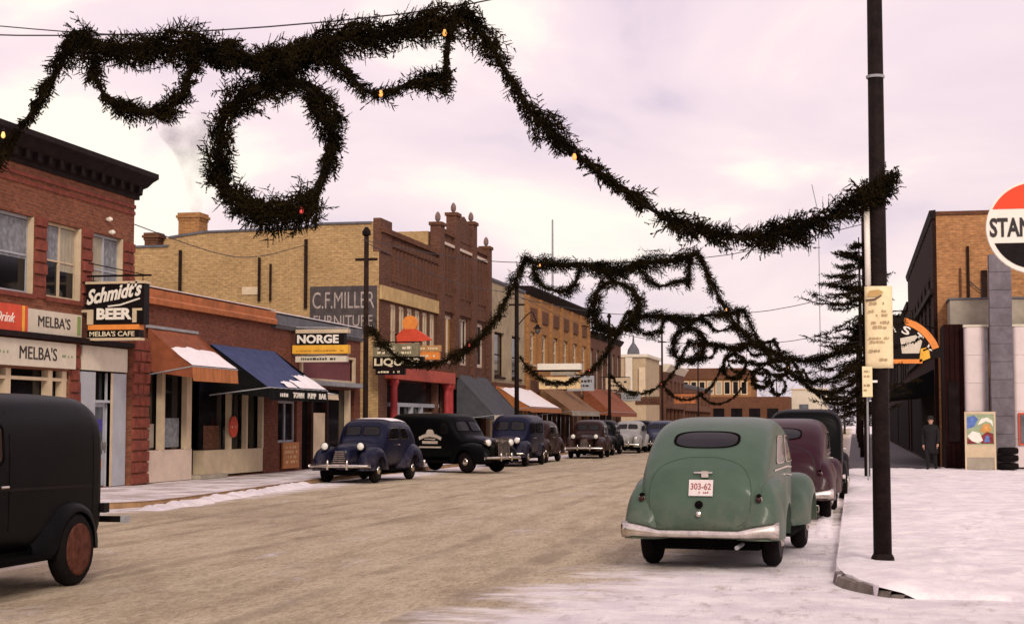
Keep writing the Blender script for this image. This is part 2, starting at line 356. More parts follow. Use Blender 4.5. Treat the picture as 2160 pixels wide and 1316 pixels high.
# ------------------------------------------------------------------ ground
XF = -17.2      # street face of the west row
XR = 2.8        # street face of the east row
def ground_mat(name, kind):
    m = bpy.data.materials.new(name); m.use_nodes = True
    t = m.node_tree; n = t.nodes; l = t.links; bs = n['Principled BSDF']
    tcn = n.new('ShaderNodeTexCoord'); pos = tcn.outputs['Object']
    def nz(scale, detail=6, rough=.6, stretch=None, rot=0, dist=0):
        a = n.new('ShaderNodeTexNoise'); a.inputs['Scale'].default_value = scale; a.inputs['Detail'].default_value = detail; a.inputs['Roughness'].default_value = rough
        a.inputs['Distortion'].default_value = dist
        if stretch:
            mp = n.new('ShaderNodeMapping'); mp.inputs['Scale'].default_value = stretch; mp.inputs['Rotation'].default_value = (0, 0, rot); l.new(pos, mp.inputs[0]); l.new(mp.outputs[0], a.inputs['Vector'])
        else: l.new(pos, a.inputs['Vector'])
        return a.outputs['Fac']
    def math_(op, a, b=None, c=None):
        x = n.new('ShaderNodeMath'); x.operation = op
        for i, q in enumerate((a, b, c)):
            if q is None: continue
            if isinstance(q, (int, float)): x.inputs[i].default_value = q
            else: l.new(q, x.inputs[i])
        return x.outputs[0]
    def rng_(v, a, b, c=0., d=1., smooth=True):
        x = n.new('ShaderNodeMapRange'); x.interpolation_type = 'SMOOTHSTEP' if smooth else 'LINEAR'
        for i, q in enumerate((v, a, b, c, d)):
            if isinstance(q, (int, float)): x.inputs[i].default_value = q
            else: l.new(q, x.inputs[i])
        return x.outputs[0]
    def mix(f, a, b, mode='MIX'):
        x = n.new('ShaderNodeMix'); x.data_type = 'RGBA'; x.blend_type = mode
        if isinstance(f, (int, float)): x.inputs[0].default_value = f
        else: l.new(f, x.inputs[0])
        for i, q in ((6, a), (7, b)):
            if isinstance(q, tuple): x.inputs[i].default_value = (*q, 1)
            else: l.new(q, x.inputs[i])
        return x.outputs[2]
    sx = n.new('ShaderNodeSeparateXYZ'); l.new(pos, sx.inputs[0]); X, Y = sx.outputs[0], sx.outputs[1]
    snow_c = mix(rng_(nz(1.6, 9, .72), .34, .68), (.70, .63, .65), (.92, .865, .835))
    if kind == 'road':
        tracks = nz(1.0, 10, .8, (3.2, .45, 1), 0, .4); tracks2 = nz(1.0, 10, .82, (1.1, .30, 1), 0, .8); grit = nz(1.0, 4, .9, (34, 7, 1))
        mott = nz(1.0, 10, .74, (1.5, .42, 1), R_(8), .3); fine = nz(1.0, 10, .85, (13, 2.6, 1), R_(6))
        base = mix(rng_(mott, .32, .68), (.345, .265, .165), (.575, .47, .315))
        base = mix(rng_(tracks, .44, .62, 0, .42), base, (.64, .53, .36))
        base = mix(rng_(tracks2, .5, .66, 0, .42), base, (.29, .215, .145))
        base = mix(rng_(fine, .48, .62, 0, .62), base, (.20, .15, .10))
        base = mix(rng_(grit, .52, .62, 0, .5), base, (.16, .115, .08))
        base = mix(rng_(grit, .46, .38, 0, .5), base, (.72, .63, .52))
        def track(x0, amp, fr, ph, w):
            sw = math_('MULTIPLY', math_('SINE', math_('ADD', math_('MULTIPLY', Y, fr), ph)), amp)
            dd = math_('ABSOLUTE', math_('SUBTRACT', math_('SUBTRACT', X, sw), x0)); dd = math_('ADD', dd, math_('MULTIPLY', math_('SUBTRACT', fine, .5), .12))
            return rng_(dd, w, w * .35)
        tr = None
        for x0, amp, fr, ph in ((-5.6, .5, .09, .3), (-4.2, .5, .09, .3), (-9.6, .6, .07, 1.9), (-8.2, .6, .07, 1.9), (-6.9, .9, .05, 4.0), (-3.3, .35, .11, 2.2), (-11.2, .4, .08, .9)):
            q = track(x0, amp, fr, ph, .17); tr = q if tr is None else math_('MAXIMUM', tr, q)
        tr = math_('MULTIPLY', tr, rng_(nz(.5, 4, .6), .38, .6, .05, .5))
        base = mix(tr, base, (.205, .155, .105))
        # snow patches: crossing in front, beside the kerbs, thin veil elsewhere
        dxx = math_('DIVIDE', math_('ADD', X, 0.2), 3.6); dyy = math_('DIVIDE', math_('SUBTRACT', Y, 13.0), 4.2)
        d = math_('SQRT', math_('ADD', math_('MULTIPLY', dxx, dxx), math_('MULTIPLY', dyy, dyy)))
        nn = nz(1.1, 8, .7, (.8, 1.6, 1), R_(10))
        lin = math_('ADD', math_('SUBTRACT', X, math_('MULTIPLY', math_('SUBTRACT', Y, 15.4), .19)), 3.2)
        s1 = rng_(math_('ADD', lin, math_('MULTIPLY', math_('SUBTRACT', nn, .5), 5.0)), -.5, 1.0)
        s2 = rng_(math_('ADD', X, math_('MULTIPLY', math_('SUBTRACT', nn, .5), 3.0)), -1.0, .1)
        s2 = math_('MULTIPLY', s2, .75)
        s3 = rng_(math_('ADD', X, math_('MULTIPLY', math_('SUBTRACT', nn, .5), 3.2)), -12.6, -13.8)
        s4 = rng_(nz(1.0, 10, .78, (.9, .35, 1), 0, .5), .55, .70, 0, .55)
        # the strip swept along by the green car's side
        sn = math_('MAXIMUM', math_('MAXIMUM', s1, s2), math_('MAXIMUM', s3, s4))
        sn = math_('MULTIPLY', sn, rng_(nz(1.0, 9, .8, (2.6, .9, 1), R_(5)), .32, .47, .45, 1))
        col = mix(sn, base, snow_c)
        l.new(col, bs.inputs['Base Color'])
        h = math_('ADD', math_('MULTIPLY', sn, .5), math_('ADD', math_('MULTIPLY', fine, .5), mott))
        bd = .05
        bs.inputs['Roughness'].default_value = .82
    else:
        nn = nz(1.0, 8, .7); fine = nz(7, 6, .7)
        bare = mix(rng_(fine, .35, .65), (.30, .235, .20), (.46, .38, .335))
        if kind == 'path_snow': f = rng_(nn, .40, .57, .25, 1)
        elif kind == 'deep_snow': f = rng_(nn, .30, .48, .80, 1)
        else: f = rng_(nn, .44, .6, .0, .75)
        col = mix(f, bare, snow_c)
        col = mix(rng_(nz(1.0, 9, .78, (2.4, 1.1, 1)), .54, .72, 0, .65), col, (.52, .45, .49))
        l.new(col, bs.inputs['Base Color'])
        h = math_('ADD', nn, math_('MULTIPLY', fine, .6)); bd = .06
        bs.inputs['Roughness'].default_value = .8
    bs.inputs['Specular IOR Level'].default_value = .2
    bp = n.new('ShaderNodeBump'); bp.inputs['Strength'].default_value = .8; bp.inputs['Distance'].default_value = bd
    l.new(h, bp.inputs['Height']); l.new(bp.outputs[0], bs.inputs['Normal'])
    return m
M_ROAD = ground_mat('slush_road', 'road'); M_SNOWG = ground_mat('trodden_snow', 'deep_snow'); M_WALK = ground_mat('swept_walk', 'path'); M_WALKS = ground_mat('snowy_walk', 'path_snow')

def grid_sheet(name, x0, x1, y0, y1, step, zf, m, kind='structure'):
    nx = max(2, int((x1 - x0) / step)); ny = max(2, int((y1 - y0) / step)); mb = MB()
    for j in range(ny + 1):
        for i in range(nx + 1):
            x = x0 + (x1 - x0) * i / nx; y = y0 + (y1 - y0) * j / ny; mb.v.append((x, y, zf(x, y)))
    for j in range(ny):
        for i in range(nx):
            a = j * (nx + 1) + i; mb.f.append((a, a + 1, a + nx + 2, a + nx + 1))
    return mb.build(name, m, None, smooth=True, kind=kind)
MB().quad((-900, -300, -.06), (900, -300, -.06), (900, 1500, -.06), (-900, 1500, -.06)).build('ground', M_SNOWG, kind='structure')
def road_z(x, y):
    z = .012 * noise.noise(Vector((x * .9, y * .5, 0))) + .008 * noise.noise(Vector((x * 3.1, y * 1.6, 3)))
    z -= .01; e = min((y - 10.5) / .5, (2.2 - x) / .4, (x + 16) / .4, 1)
    return z if e >= 1 else z * e - .045 * (1 - e)
rd = grid_sheet('road', -16, 2.2, 10.5, 50, .13, road_z, M_ROAD)
MB().quad((-60, -30, -.02), (60, -30, -.02), (60, 10.95, -.02), (-60, 10.95, -.02)).build('cross_street', M_ROAD, kind='structure')
MB().quad((-16, 50, -.01), (2.2, 50, -.01), (2.2, 420, -.01), (-16, 420, -.01)).build('road', M_ROAD, kind='structure')
MB().quad((-60, 10.95, -.02), (-15.65, 10.95, -.02), (-15.65, 27.5, -.02), (-60, 27.5, -.02)).build('cross_street', M_ROAD, kind='structure')
MB().quad((1.85, 10.95, -.02), (60, 10.95, -.02), (60, 16.4, -.02), (1.85, 16.4, -.02)).build('cross_street', M_ROAD, kind='structure')
MB().box(8.7, 60, 16.1, 58, -.05, .10).build('pavement', M_SNOWG, kind='structure')

# pavements with kerbs: a polygon outline in plan, top dense enough to be uneven
def east_kerb(y):   # plan line of the kerb on the east side
    if y > 18.2: return -0.21
    t = (18.2 - y) / 2.3
    return -0.21 + 0.42 * t * t
FEET = []
for (x0, y0, x1, y1, n_) in ((.9, 16.6, 2.4, 30, 20), (4.2, 16.3, 1.0, 26, 16), (1.6, 17.2, 5.2, 24.5, 13)):
    for k in range(n_):
        t = k / n_; dx_, dy_ = x1 - x0, y1 - y0; l_ = math.hypot(dx_, dy_); sd_ = (.13 if k % 2 else -.13)
        FEET.append((x0 + dx_ * t - dy_ / l_ * sd_ + random.uniform(-.05, .05), y0 + dy_ * t + dx_ / l_ * sd_ + random.uniform(-.08, .08), math.atan2(dy_, dx_)))
def foot_depth(x, y):
    d = 0
    for fx, fy, a in FEET:
        if abs(x - fx) > .3 or abs(y - fy) > .3: continue
        u = (x - fx) * math.cos(a) + (y - fy) * math.sin(a); v = -(x - fx) * math.sin(a) + (y - fy) * math.cos(a); q = (u / .17) ** 2 + (v / .075) ** 2
        d += -.075 * math.exp(-q * 1.2) + .024 * math.exp(-((math.sqrt(q) - 1.5) ** 2) * 5)
    return d
def pavement_east():
    mb = MB(); ys = [15.72, 15.8, 15.9, 16.05, 16.2] + list(np.arange(16.3, 28, .075)) + list(np.arange(28, 57.2, .3)); xs = np.concatenate([np.linspace(0, .4, 6), np.arange(.46, 6.3, .07), np.linspace(6.6, 9.2, 8)])
    for y in ys:
        x0 = east_kerb(max(y, 15.9)) + (0 if y > 15.9 else (15.9 - y) * 2.2)
        for k, dx_ in enumerate(xs):
            x = x0 + dx_; edge = min(dx_ * 6, 1)
            z = .115 + .028 * noise.noise(Vector((x * 1.3, y * 1.1, 7))) + .016 * noise.noise(Vector((x * 4, y * 3, 2))) + .007 * noise.noise(Vector((x * 13, y * 9, 5)))
            if y < 30: z += foot_depth(x, y)
            f = min(1, max(0, (y - 15.72) / max(.02, min(1.6, .25 + .35 * dx_)))); z *= f ** .7
            mb.v.append((x, y, z * (.75 + .25 * edge) - (.03 if y < 15.75 else 0)))
    n = len(xs)
    for j in range(len(ys) - 1):
        for i in range(n - 1):
            a = j * n + i; mb.f.append((a, a + 1, a + n + 1, a + n))
    return mb
pe = pavement_east().build('pavement', M_SNOWG, smooth=True, kind='structure')
kb = MB(); kys = list(np.arange(15.9, 60, .3))
for a, b in zip(kys, kys[1:]):
    wa, wb = noise.noise(Vector((a * 3, 0, 0))) * .012, noise.noise(Vector((b * 3, 0, 0))) * .012
    kb.quad((east_kerb(a) - .012 + wa, a, -.02), (east_kerb(a) + .01 + wa, a, .10 + wa), (east_kerb(b) + .01 + wb, b, .10 + wb), (east_kerb(b) - .012 + wb, b, -.02))
kb.build('kerb', M_SNOWG, kind='structure')
kc = MB()     # the bare dark stretch of kerb at the corner
cpts = [(-.20, 17.3), (-.17, 17.0), (-.10, 16.7), (.0, 16.45), (.10, 16.2), (.22, 15.98), (.34, 15.84), (.46, 15.76)]
for (ax, ay), (bx, by) in zip(cpts, cpts[1:]):
    h0 = (.085 if ax < .2 else .05 if ax < .33 else .02) + random.uniform(-.015, .01)
    kc.quad((ax - .035, ay - .03, -.02), (bx - .035, by - .03, -.02), (bx - .01, by - .012, h0), (ax - .01, ay - .012, h0))
    kc.quad((ax - .01, ay - .012, h0), (bx - .01, by - .012, h0), (bx + .06, by + .05, h0 + .006), (ax + .06, ay + .05, h0 + .006))
kc.build('kerb', M_KERB, kind='structure')
def west_kerb(y):
    if y > 44: return -14.45
    if y > 31: return -14.45 + (44 - y) / 13 * .95
    return -13.5 - max(0, (30 - y)) ** 2 * .25
mb = MB(); ys = list(np.arange(27.4, 34, .3)) + list(np.arange(34, 60, .8)) + list(np.arange(60, 210, 6))
for y in ys:
    k = west_kerb(y)
    for q, t in enumerate(np.linspace(0, 1, 9)):
        x = k + (XF - .5 - k) * t; mb.v.append((x, y, (.12 if y > 28.4 else .12 * (y - 27.4)) + (.012 * noise.noise(Vector((x, y * .8, 0))) if q else -.01)))
for j in range(len(ys) - 1):
    for i in range(8):
        a = j * 9 + i; mb.f.append((a, a + 9, a + 10, a + 1))
mb.build('pavement', M_WALKS, smooth=True, kind='structure')
kb = MB()
for a, b in zip(ys, ys[1:]):
    ha, hb = (.11 if q > 28.4 else .11 * (q - 27.4) for q in (a, b))
    kb.quad((west_kerb(a) + .02, a, -.02), (west_kerb(b) + .02, b, -.02), (west_kerb(b) - .03, b, hb + .006), (west_kerb(a) - .03, a, ha + .006))
kb.build('kerb', M_KERBY, kind='structure')
MB().box(XR - 3.0, XR + .02, 55.2, 205, -.1, .145).build('pavement', mat('shade_dark_walk', (.085, .07, .075), .7, .35, 2.2, .2, stain=.3), kind='structure')  # walk beside the shaded fronts, with that shade put into its colour

# ================================================================== buildings, west row
UX, UY, UZ = (1, 0, 0), (0, 1, 0), (0, 0, 1)
def body_box(parent, x0, x1, y0, y1, z1, m, name='wall', roof=M_SLATE):
    """Side and rear walls and the roof behind a street front."""
    mb = MB()
    mb.quad((x0, y0, 0), (x1, y0, 0), (x1, y0, z1), (x0, y0, z1)); mb.quad((x1, y1, 0), (x0, y1, 0), (x0, y1, z1), (x1, y1, z1)); mb.quad((x0, y1, 0), (x0, y0, 0), (x0, y0, z1), (x0, y1, z1))
    w = mb.build(name, m, parent)
    MB().quad((x0, y0, z1 - .3), (x1, y0, z1 - .3), (x1, y1, z1 - .3), (x0, y1, z1 - .3)).build('roof', roof, parent)
    return w

# ---- the two-storey red brick corner block with the cafe
B = thing('brick_building', 'two-storey red brick cafe block with a heavy dark bracketed cornice', 'building', (XF, 30, 0))
ops = [(25.2, 28.0, 4.38, 6.05), (28.9, 31.62, 4.38, 6.05), (32.2, 33.8, 4.38, 6.05), (34.36, 35.95, 4.38, 6.05),
       (22.3, 33.35, .75, 2.78), (33.85, 36.22, .14, 3.42)]
wall_x(XF, 20, 36.56, 0, 7.1, ops, .3).build('wall', M_RED, B)
body_box(B, XF - 14, XF - .3, 20, 36.56, 7.3, M_RED)
for k, (a, b, c, d) in enumerate(ops[:4]):
    w = window_x(B, XF, a, b, c, d, M_GREYW if k != 2 else M_CREAM, 2, 2, .06, .13, M_GLASS, sill=M_BLOCK)
    MB().box(XF - .12, XF + .004, b - .055, b - .003, c + .01, d - .01).build('jamb', M_CREAM, w)
    hb = (b - a) / 2 - .12
    for q in range(2):
        y0 = a + .09 + q * (hb + .09); fr = [(.45, .45), (.5, .55), (.5, .62), (.66, .95)][k][q]
        cur = MB(); nf = 9
        for g_ in range(nf):      # folds of a hanging curtain
            ya, yb = y0 + hb * g_ / nf, y0 + hb * (g_ + 1) / nf; xa, xb = XF - .155 + .012 * (g_ % 2), XF - .155 + .012 * ((g_ + 1) % 2)
            cur.quad((xa, ya, d - (d - c) * fr), (xb, yb, d - (d - c) * fr), (xb, yb, d - .08), (xa, ya, d - .08))
        cur.build('curtain', M_CURT if (k + q) % 2 == 0 else M_BLIND, w)
# cornice: stepped courses, brackets and an overhanging crown, returned at the north end
prof = [(XF - .3, 7.1), (XF + .05, 7.1), (XF + .05, 7.2), (XF + .12, 7.22), (XF + .14, 7.36), (XF + .26, 7.40), (XF + .40, 7.52), (XF + .55, 7.60), (XF + .55, 7.72), (XF - .3, 7.78)]
co = MB().prism(prof, 1, 20, 36.74).build('cornice', M_CORN, B)
for k in range(33): MB().box(XF + .125, XF + .24, 20.3 + k * .5, 20.46 + k * .5, 7.22, 7.40).build('bracket', M_CORN, co)
for k in range(2): MB().box(XF - .01, XF + .04 - .015 * k, 20, 36.57, 6.86 - .16 * k, 6.95 - .16 * k).build('string_course', M_BLOCK, B)
# rock-faced blocks of the piers, course by course
def piers(parent, y0, y1, z0, z1, h, cols, seed, XF=XF):
    r = random.Random(seed); z = z0; k = 0
    while z < z1 - h * .6:
        zt = min(z + h, z1); cut = [y0] + [y0 + (y1 - y0) * (c / cols + (.14 if k % 2 else -.14) / cols * (0 < c < cols)) for c in range(1, cols)] + [y1]
        for a, b in zip(cut, cut[1:]):
            d = .035 + r.uniform(0, .035); q = MB(); e = .025
            q.v += [(XF - .01, a + .012, z + .012), (XF - .01, b - .012, z + .012), (XF - .01, b - .012, zt - .012), (XF - .01, a + .012, zt - .012),
                    (XF + d + r.uniform(-.012, .012), a + e, z + e), (XF + d + r.uniform(-.012, .012), b - e, z + e), (XF + d + r.uniform(-.012, .012), b - e, zt - e), (XF + d + r.uniform(-.012, .012), a + e, zt - e)]
            q.f += [(4, 5, 6, 7), (0, 1, 5, 4), (1, 2, 6, 5), (2, 3, 7, 6), (3, 0, 4, 7)]
            q.build('stone_block', M_BLOCK, parent)
        z += h; k += 1
MB().box(XF + .002, XF + .16, 36.28, 37.15, .12, 3.72).build('pillar', M_RED, B); piers(B, 36.26, 37.17, .14, 3.7, .27, 3, 1, XF + .16); piers(B, 36.0, 36.54, 4.4, 6.0, .27, 2, 2); piers(B, 31.66, 32.16, 4.3, 6.1, .26, 1, 3)
piers(B, 33.84, 34.32, 4.3, 6.1, .26, 1, 4); piers(B, 33.38, 33.82, .14, 3.4, .27, 1, 5)
MB().box(XF - .02, XF + .22, 20, 36.24, 3.43, 3.54).build('ledge', M_CORN, B)
# shop front
sf = MB()
for y in (23, 25.5, 28.0, 30.75, 32.55, 33.2): sf.box(XF - .2, XF - .04, y - .1, y + .1, .75, 2.78)
sf.box(XF - .2, XF - .05, 22.3, 33.35, 2.55, 2.62); f_ = sf.build('shop_window', M_CREAM, B)
MB().box(XF - .28, XF - .22, 22.3, 33.35, .75, 2.78).build('pane', M_GLASS, f_)
MB().box(XF - .2, XF + .02, 22.3, 33.35, .14, .75).build('bulkhead', M_PINKCR, B)
# white entrance
MB().box(XF - .12, XF + .05, 33.87, 36.2, 2.84, 3.40).build('transom_panel', M_SIGNW, B)
dj = MB(); dj.box(XF - .12, XF + .03, 33.87, 34.58, .14, 2.80); dj.box(XF - .12, XF + .03, 35.36, 36.2, .14, 2.80); dj.box(XF - .12, XF + .02, 34.58, 35.36, 2.1, 2.16); dj.build('door_surround', M_GREYW, B)
MB().box(XF - .05, XF + .045, 35.36, 35.46, .14, 2.80).build('door_post', M_CREAM, B)
MB().box(XF - .22, XF - .16, 34.58, 35.36, 2.16, 2.80).build('pane', M_GLASS, B)
d_ = MB().box(XF - .18, XF - .1, 34.6, 35.34, .16, 2.1).build('door', M_GREYW, B)
MB().box(XF - .099, XF - .09, 34.72, 35.22, .9, 2.0).build('pane', M_GLASSG, d_)
MB().box(XF - .089, XF - .084, 34.76, 35.18, 1.42, 1.72).build('notice', mat('blue_notice', (.06, .05, .25)), d_)
MB().box(XF - .089, XF - .084, 34.76, 35.18, .55, .78).build('notice', M_ORS, d_)
MB().box(XF - .08, XF - .03, 35.22, 35.27, 1.0, 1.18).build('handle', M_CHROME, d_)
for y, z in ((35.05, 6.42), (35.2, 6.13)):
    MB().lathe([(.03, 0), (.05, .04), (.06, .1), (.03, .15)], (XF, y, z), 'x', 8).build('insulator', M_LETW, B)

S = thing('shop_sign', 'long cream signboard with small dark lettering above the metal ledge', 'sign', (XF, 32, 3.55))
MB().box(XF + .005, XF + .09, 31.28, 33.72, 3.56, 4.06).build('board', M_SIGNW, S)
text_part('lettering', "MELBA'S", (XF + .09, 31.72, 3.70), UY, UZ, M_INK, S, w=1.45, h=.24, bold=0)
MB().box(XF + .09, XF + .1, 33.5, 33.66, 3.6, 4.02).build('stripe', mat('green_stripe', (.25, .33, .12)), S)
S = thing('square_sign', 'red square sign with pale script on the brick cafe front', 'sign', (XF, 30, 3.5))
MB().box(XF + .005, XF + .11, 29.2, 31.0, 3.55, 4.1).build('board', M_REDS, S)
text_part('lettering', 'Drink', (XF + .11, 29.9, 3.72), UY, UZ, M_LETW, S, w=.8, h=.2, shear=.4)
MB().box(XF + .005, XF + .1, 31.0, 31.13, 3.55, 4.1).build('stripe', M_YEL, S); MB().box(XF + .005, XF + .1, 31.13, 31.26, 3.55, 4.1).build('stripe', M_REDS, S)
S = thing('shop_sign', 'broad white fascia sign with black lettering over the cafe shop window', 'sign', (XF, 31, 2.8))
MB().box(XF + .005, XF + .12, 24.5, 33.42, 2.83, 3.39).build('board', M_SIGNW, S)
text_part('lettering', "MELBA'S", (XF + .12, 30.9, 2.98), UY, UZ, M_INK, S, w=1.62, h=.28, bold=0)
for y in (29.95, 32.75): dashes('small_print', (XF + .12, y, 3.05), UY, UZ, .55, .1, 1, mat('green_print', (.20, .28, .12)), S, seed=3)

# projecting beer sign
S = thing('beer_sign', 'black projecting beer sign with white neon lettering over the cafe door', 'sign', (XF, 33.9, 3.6))
YS = 33.9; XA, XB = XF + .1, XF + 1.52
MB().box(XA, XB, YS, YS + .28, 3.86, 4.78).build('box', M_BLACK, S)
MB().box(XA - .02, XB + .03, YS - .02, YS + .30, 4.785, 4.84).build('cap', M_CREAM, S)
text_part('lettering', "Schmidt's", (XA + .02, YS, 4.30), (1, 0, .16), (-.0, 0, 1), M_LETW, S, w=1.36, h=.36, shear=.3, bold=.03, depth=.02)
q = MB(); q.tube([(XA + .55, YS - .02, 4.27), (XA + .85, YS - .02, 4.30), (XB - .1, YS - .02, 4.44)], .02, 6); q.build('underline', M_LETW, S)
text_part('lettering', 'BEER', (XA + .27, YS, 3.97), UX, UZ, M_LETW, S, w=.86, h=.26, bold=.045, depth=.02)
br_ = MB(); br_.box(XA - .14, XA + .19, YS - .03, YS - .005, 4.14, 4.2); br_.box(XA + .04, XA + .19, YS - .03, YS - .005, 3.86, 4.14)
br_.build('bracket', M_CREAM, S)
br_ = MB(); br_.box(XB - .27, XB - .04, YS - .03, YS - .005, 4.17, 4.22); br_.box(XB - .27, XB - .17, YS - .03, YS - .005, 3.9, 4.17); br_.build('bracket', M_CREAM, S)
MB().box(XA + .06, XB - .12, YS - .01, YS + .26, 3.74, 3.855).build('strip', M_ORS, S)
MB().box(XA + .04, XB - .12, YS, YS + .26, 3.56, 3.735).build('name_board', M_BLACK, S)
text_part('lettering', "MELBA'S CAFE", (XA + .1, YS, 3.59), UX, UZ, M_LETC, S, w=1.1, h=.115, bold=.01)
MB().box(XA + .02, XB - .1, YS - .01, YS + .27, 3.50, 3.555).build('strip', M_CREAM, S)
a_ = MB(); a_.tube([(XF, YS + .14, 4.98), (XB + .1, YS + .14, 4.98)], .025, 6); a_.tube([(XF, YS + .14, 5.3), (XB, YS + .14, 4.98)], .012, 5)
for x in (XA + .1, XB - .1): a_.tube([(x, YS + .14, 4.98), (x, YS + .14, 4.83)], .012, 5)
a_.build('hanger', M_BLACK, S)

# ---- low red brick shop with terracotta coping
B = thing('brick_shop', 'low single-storey red brick shop with terracotta coping and canvas awnings', 'building', (XF, 42, 0))
ops = [(37.45, 40.1, .95, 3.0), (40.25, 45.55, .15, 3.0)]
wall_x(XF - .02, 36.57, 46.2, 0, 4.6, ops, .3).build('wall', M_RED2, B)
body_box(B, XF - 12, XF - .32, 36.57, 46.2, 4.7, M_RED2)
MB().prism([(XF - .3, 4.6), (XF + .12, 4.6), (XF + .14, 4.72), (XF + .07, 4.78), (XF + .09, 4.97), (XF - .3, 5.02)], 1, 36.58, 46.35).build('coping', M_TERRA, B)
MB().box(XF - .28, XF + .08, 36.6, 46.34, 5.022, 5.04).build('snow_cap', M_SNOW, B)
MB().box(XF - .3, XF + .03, 37.4, 40.2, .14, .94).build('bulkhead', M_PINKCR, B)
MB().box(XF - .3, XF + .02, 41.05, 45.5, .2, .88).build('bulkhead', M_CREAM, B)
for y, w_ in ((38.32, .1), (39.95, .16)): MB().box(XF - .1, XF + .05, y - w_, y + w_, .94, 3.0).build('post', M_CREAM, B)
for y in (42.9, 44.15, 45.42): MB().box(XF - .1, XF + .04, y - .07, y + .07, .88, 2.9).build('post', M_CREAM, B)
p_ = MB().box(XF - .2, XF - .16, 37.45, 40.1, .95, 3.0).box(XF - .2, XF - .16, 41.1, 45.5, .88, 3.0).build('shop_window', M_GLASS, B)
MB().box(XF - .155, XF - .15, 38.5, 39.75, 1.0, 1.75).build('display', M_CURT, p_)
MB().box(XF - .155, XF - .15, 37.5, 38.2, 1.0, 1.6).build('display', M_CONC, p_)
MB().box(XF - .155, XF - .15, 41.4, 42.5, .9, 1.55).build('display', M_BROWN, p_)
MB().box(XF - .9, XF - .8, 40.3, 41.05, .2, 2.3).build('door', M_DARKIN, B)
MB().box(XF - .5, XF + .25, 40.3, 42.2, .13, .24).build('doorstep', M_CONC, B)
MB().box(XF - .1, XF + .02, 45.55, 46.19, .15, 2.9).build('pier', M_RED2, B)
S = thing('round_sign', 'red round sign hanging behind the low shop window', 'sign', (XF, 42.75, 1.4))
MB().lathe([(.02, -.02), (.30, -.02), (.30, .02), (.02, .02)], (XF + .1, 42.95, 1.52), 'x', 20).build('disc', M_REDS, S)
dashes('lettering', (XF + .12, 42.75, 1.46), UY, UZ, .42, .12, 1, M_LETW, S, seed=4)
MB().box(XF + .09, XF + .11, 42.92, 42.98, 1.82, 2.6).build('hanger', M_BLACK, S)

def awning(name, label, y0, y1, xo, z_top, z_bot, m, drop=.25, snow=None, vm=None, end=True, ribs=True, group='shop awnings'):
    A = thing(name, label, 'awning', (XF, (y0 + y1) / 2, z_top), 0, group)
    xi = XF + .06; mb = MB(); n = 22
    for k in range(n):
        a, b = y0 + (y1 - y0) * k / n, y0 + (y1 - y0) * (k + 1) / n
        for q in range(6):
            t0, t1 = q / 6, (q + 1) / 6; sg = lambda t: -.07 * math.sin(PI * t)
            P = lambda t, y: (xi + (xo - xi) * t, y, z_top + (z_bot - z_top) * t + sg(t) + (.035 * noise.noise(Vector((y * 1.7, t * 3, z_top))) - .02 * abs(math.sin(y * 2.6))) * math.sin(PI * min(1, t + .1)))
            mb.quad(P(t0, a), P(t1, a), P(t1, b), P(t0, b))
    mb.build('canvas', m, A)
    vb = MB()
    for k in range(n):
        a, b = y0 + (y1 - y0) * k / n, y0 + (y1 - y0) * (k + 1) / n; wv = .02 * (k % 2)
        vb.quad((xo + wv, a, z_bot), (xo + wv + .03, a, z_bot - drop), (xo + .05 - wv, b, z_bot - drop), (xo + .02 - wv, b, z_bot))
    vb.build('valance', vm or m, A)
    if end:
        for y in (y0 + .01, y1 - .01): MB().poly([(xi, y, z_top), (xo, y, z_bot), (xo + .02, y, z_bot - drop * .8), (xi, y, z_bot - drop * .3)]).build('end_panel', M_AWBK if vm is M_AWBK else m, A)
    fr = MB(); fr.tube([(xo, y0, z_bot), (xo, y1, z_bot)], .02, 6)
    for y in (y0, y1): fr.tube([(xi, y, z_bot - .2), (xo, y, z_bot)], .018, 6)
    fr.build('frame', M_STEEL, A)
    if snow:
        for (ya, yb, ta, tb) in snow:
            sm = MB(); nn = 14; mm = 5
            for j in range(mm + 1):
                for i in range(nn + 1):
                    u, v = i / nn, j / mm; wob = .10 * noise.noise(Vector((ya + u * 5, v * 2, 4)))
                    t = ta + (tb - ta) * v + (wob if j == 0 else 0) ; t = min(1.0, max(0, t)); y = ya + (yb - ya) * u + .1 * noise.noise(Vector((v * 4, u * 2, ya)))
                    th = .03 + .08 * math.sin(PI * min(1, v + .12)) * (math.sin(PI * min(max(u, .03), .97)) ** .5)
                    sm.v.append((xi + (xo - xi) * t, y, z_top + (z_bot - z_top) * t - .07 * math.sin(PI * t) + th))
            for j in range(mm):
                for i in range(nn): a = j * (nn + 1) + i; sm.f.append((a, a + nn + 1, a + nn + 2, a + 1))
            sm.build('snow_cover', M_SNOW, A, smooth=True)
    return A
awning('awning', 'rust canvas awning with a band of snow lying across it', 37.3, 40.3, XF + 1.25, 3.98, 3.02, M_AWBR, .36, [(37.32, 40.25, .46, .99)], M_AWOR)
MB().box(XF, XF + .1, 37.3, 40.4, 3.99, 4.06).build('awning_rail', M_STEEL, B)
A = awning('awning', 'dark blue canvas awning with snow slipping off one corner and a lettered black valance', 41.3, 46.3, XF + 1.75, 3.78, 2.58, M_AWBL, .34, [(44.9, 46.25, .62, .99), (43.9, 44.9, .80, .99), (42.9, 43.7, .86, .99)], M_AWBK)
awning('awning', 'short cream awning loaded with snow under the dark store ledge', 46.7, 48.7, XF + 1.3, 2.80, 2.50, M_CREAM, .16, [(46.75, 48.65, .2, .98)])
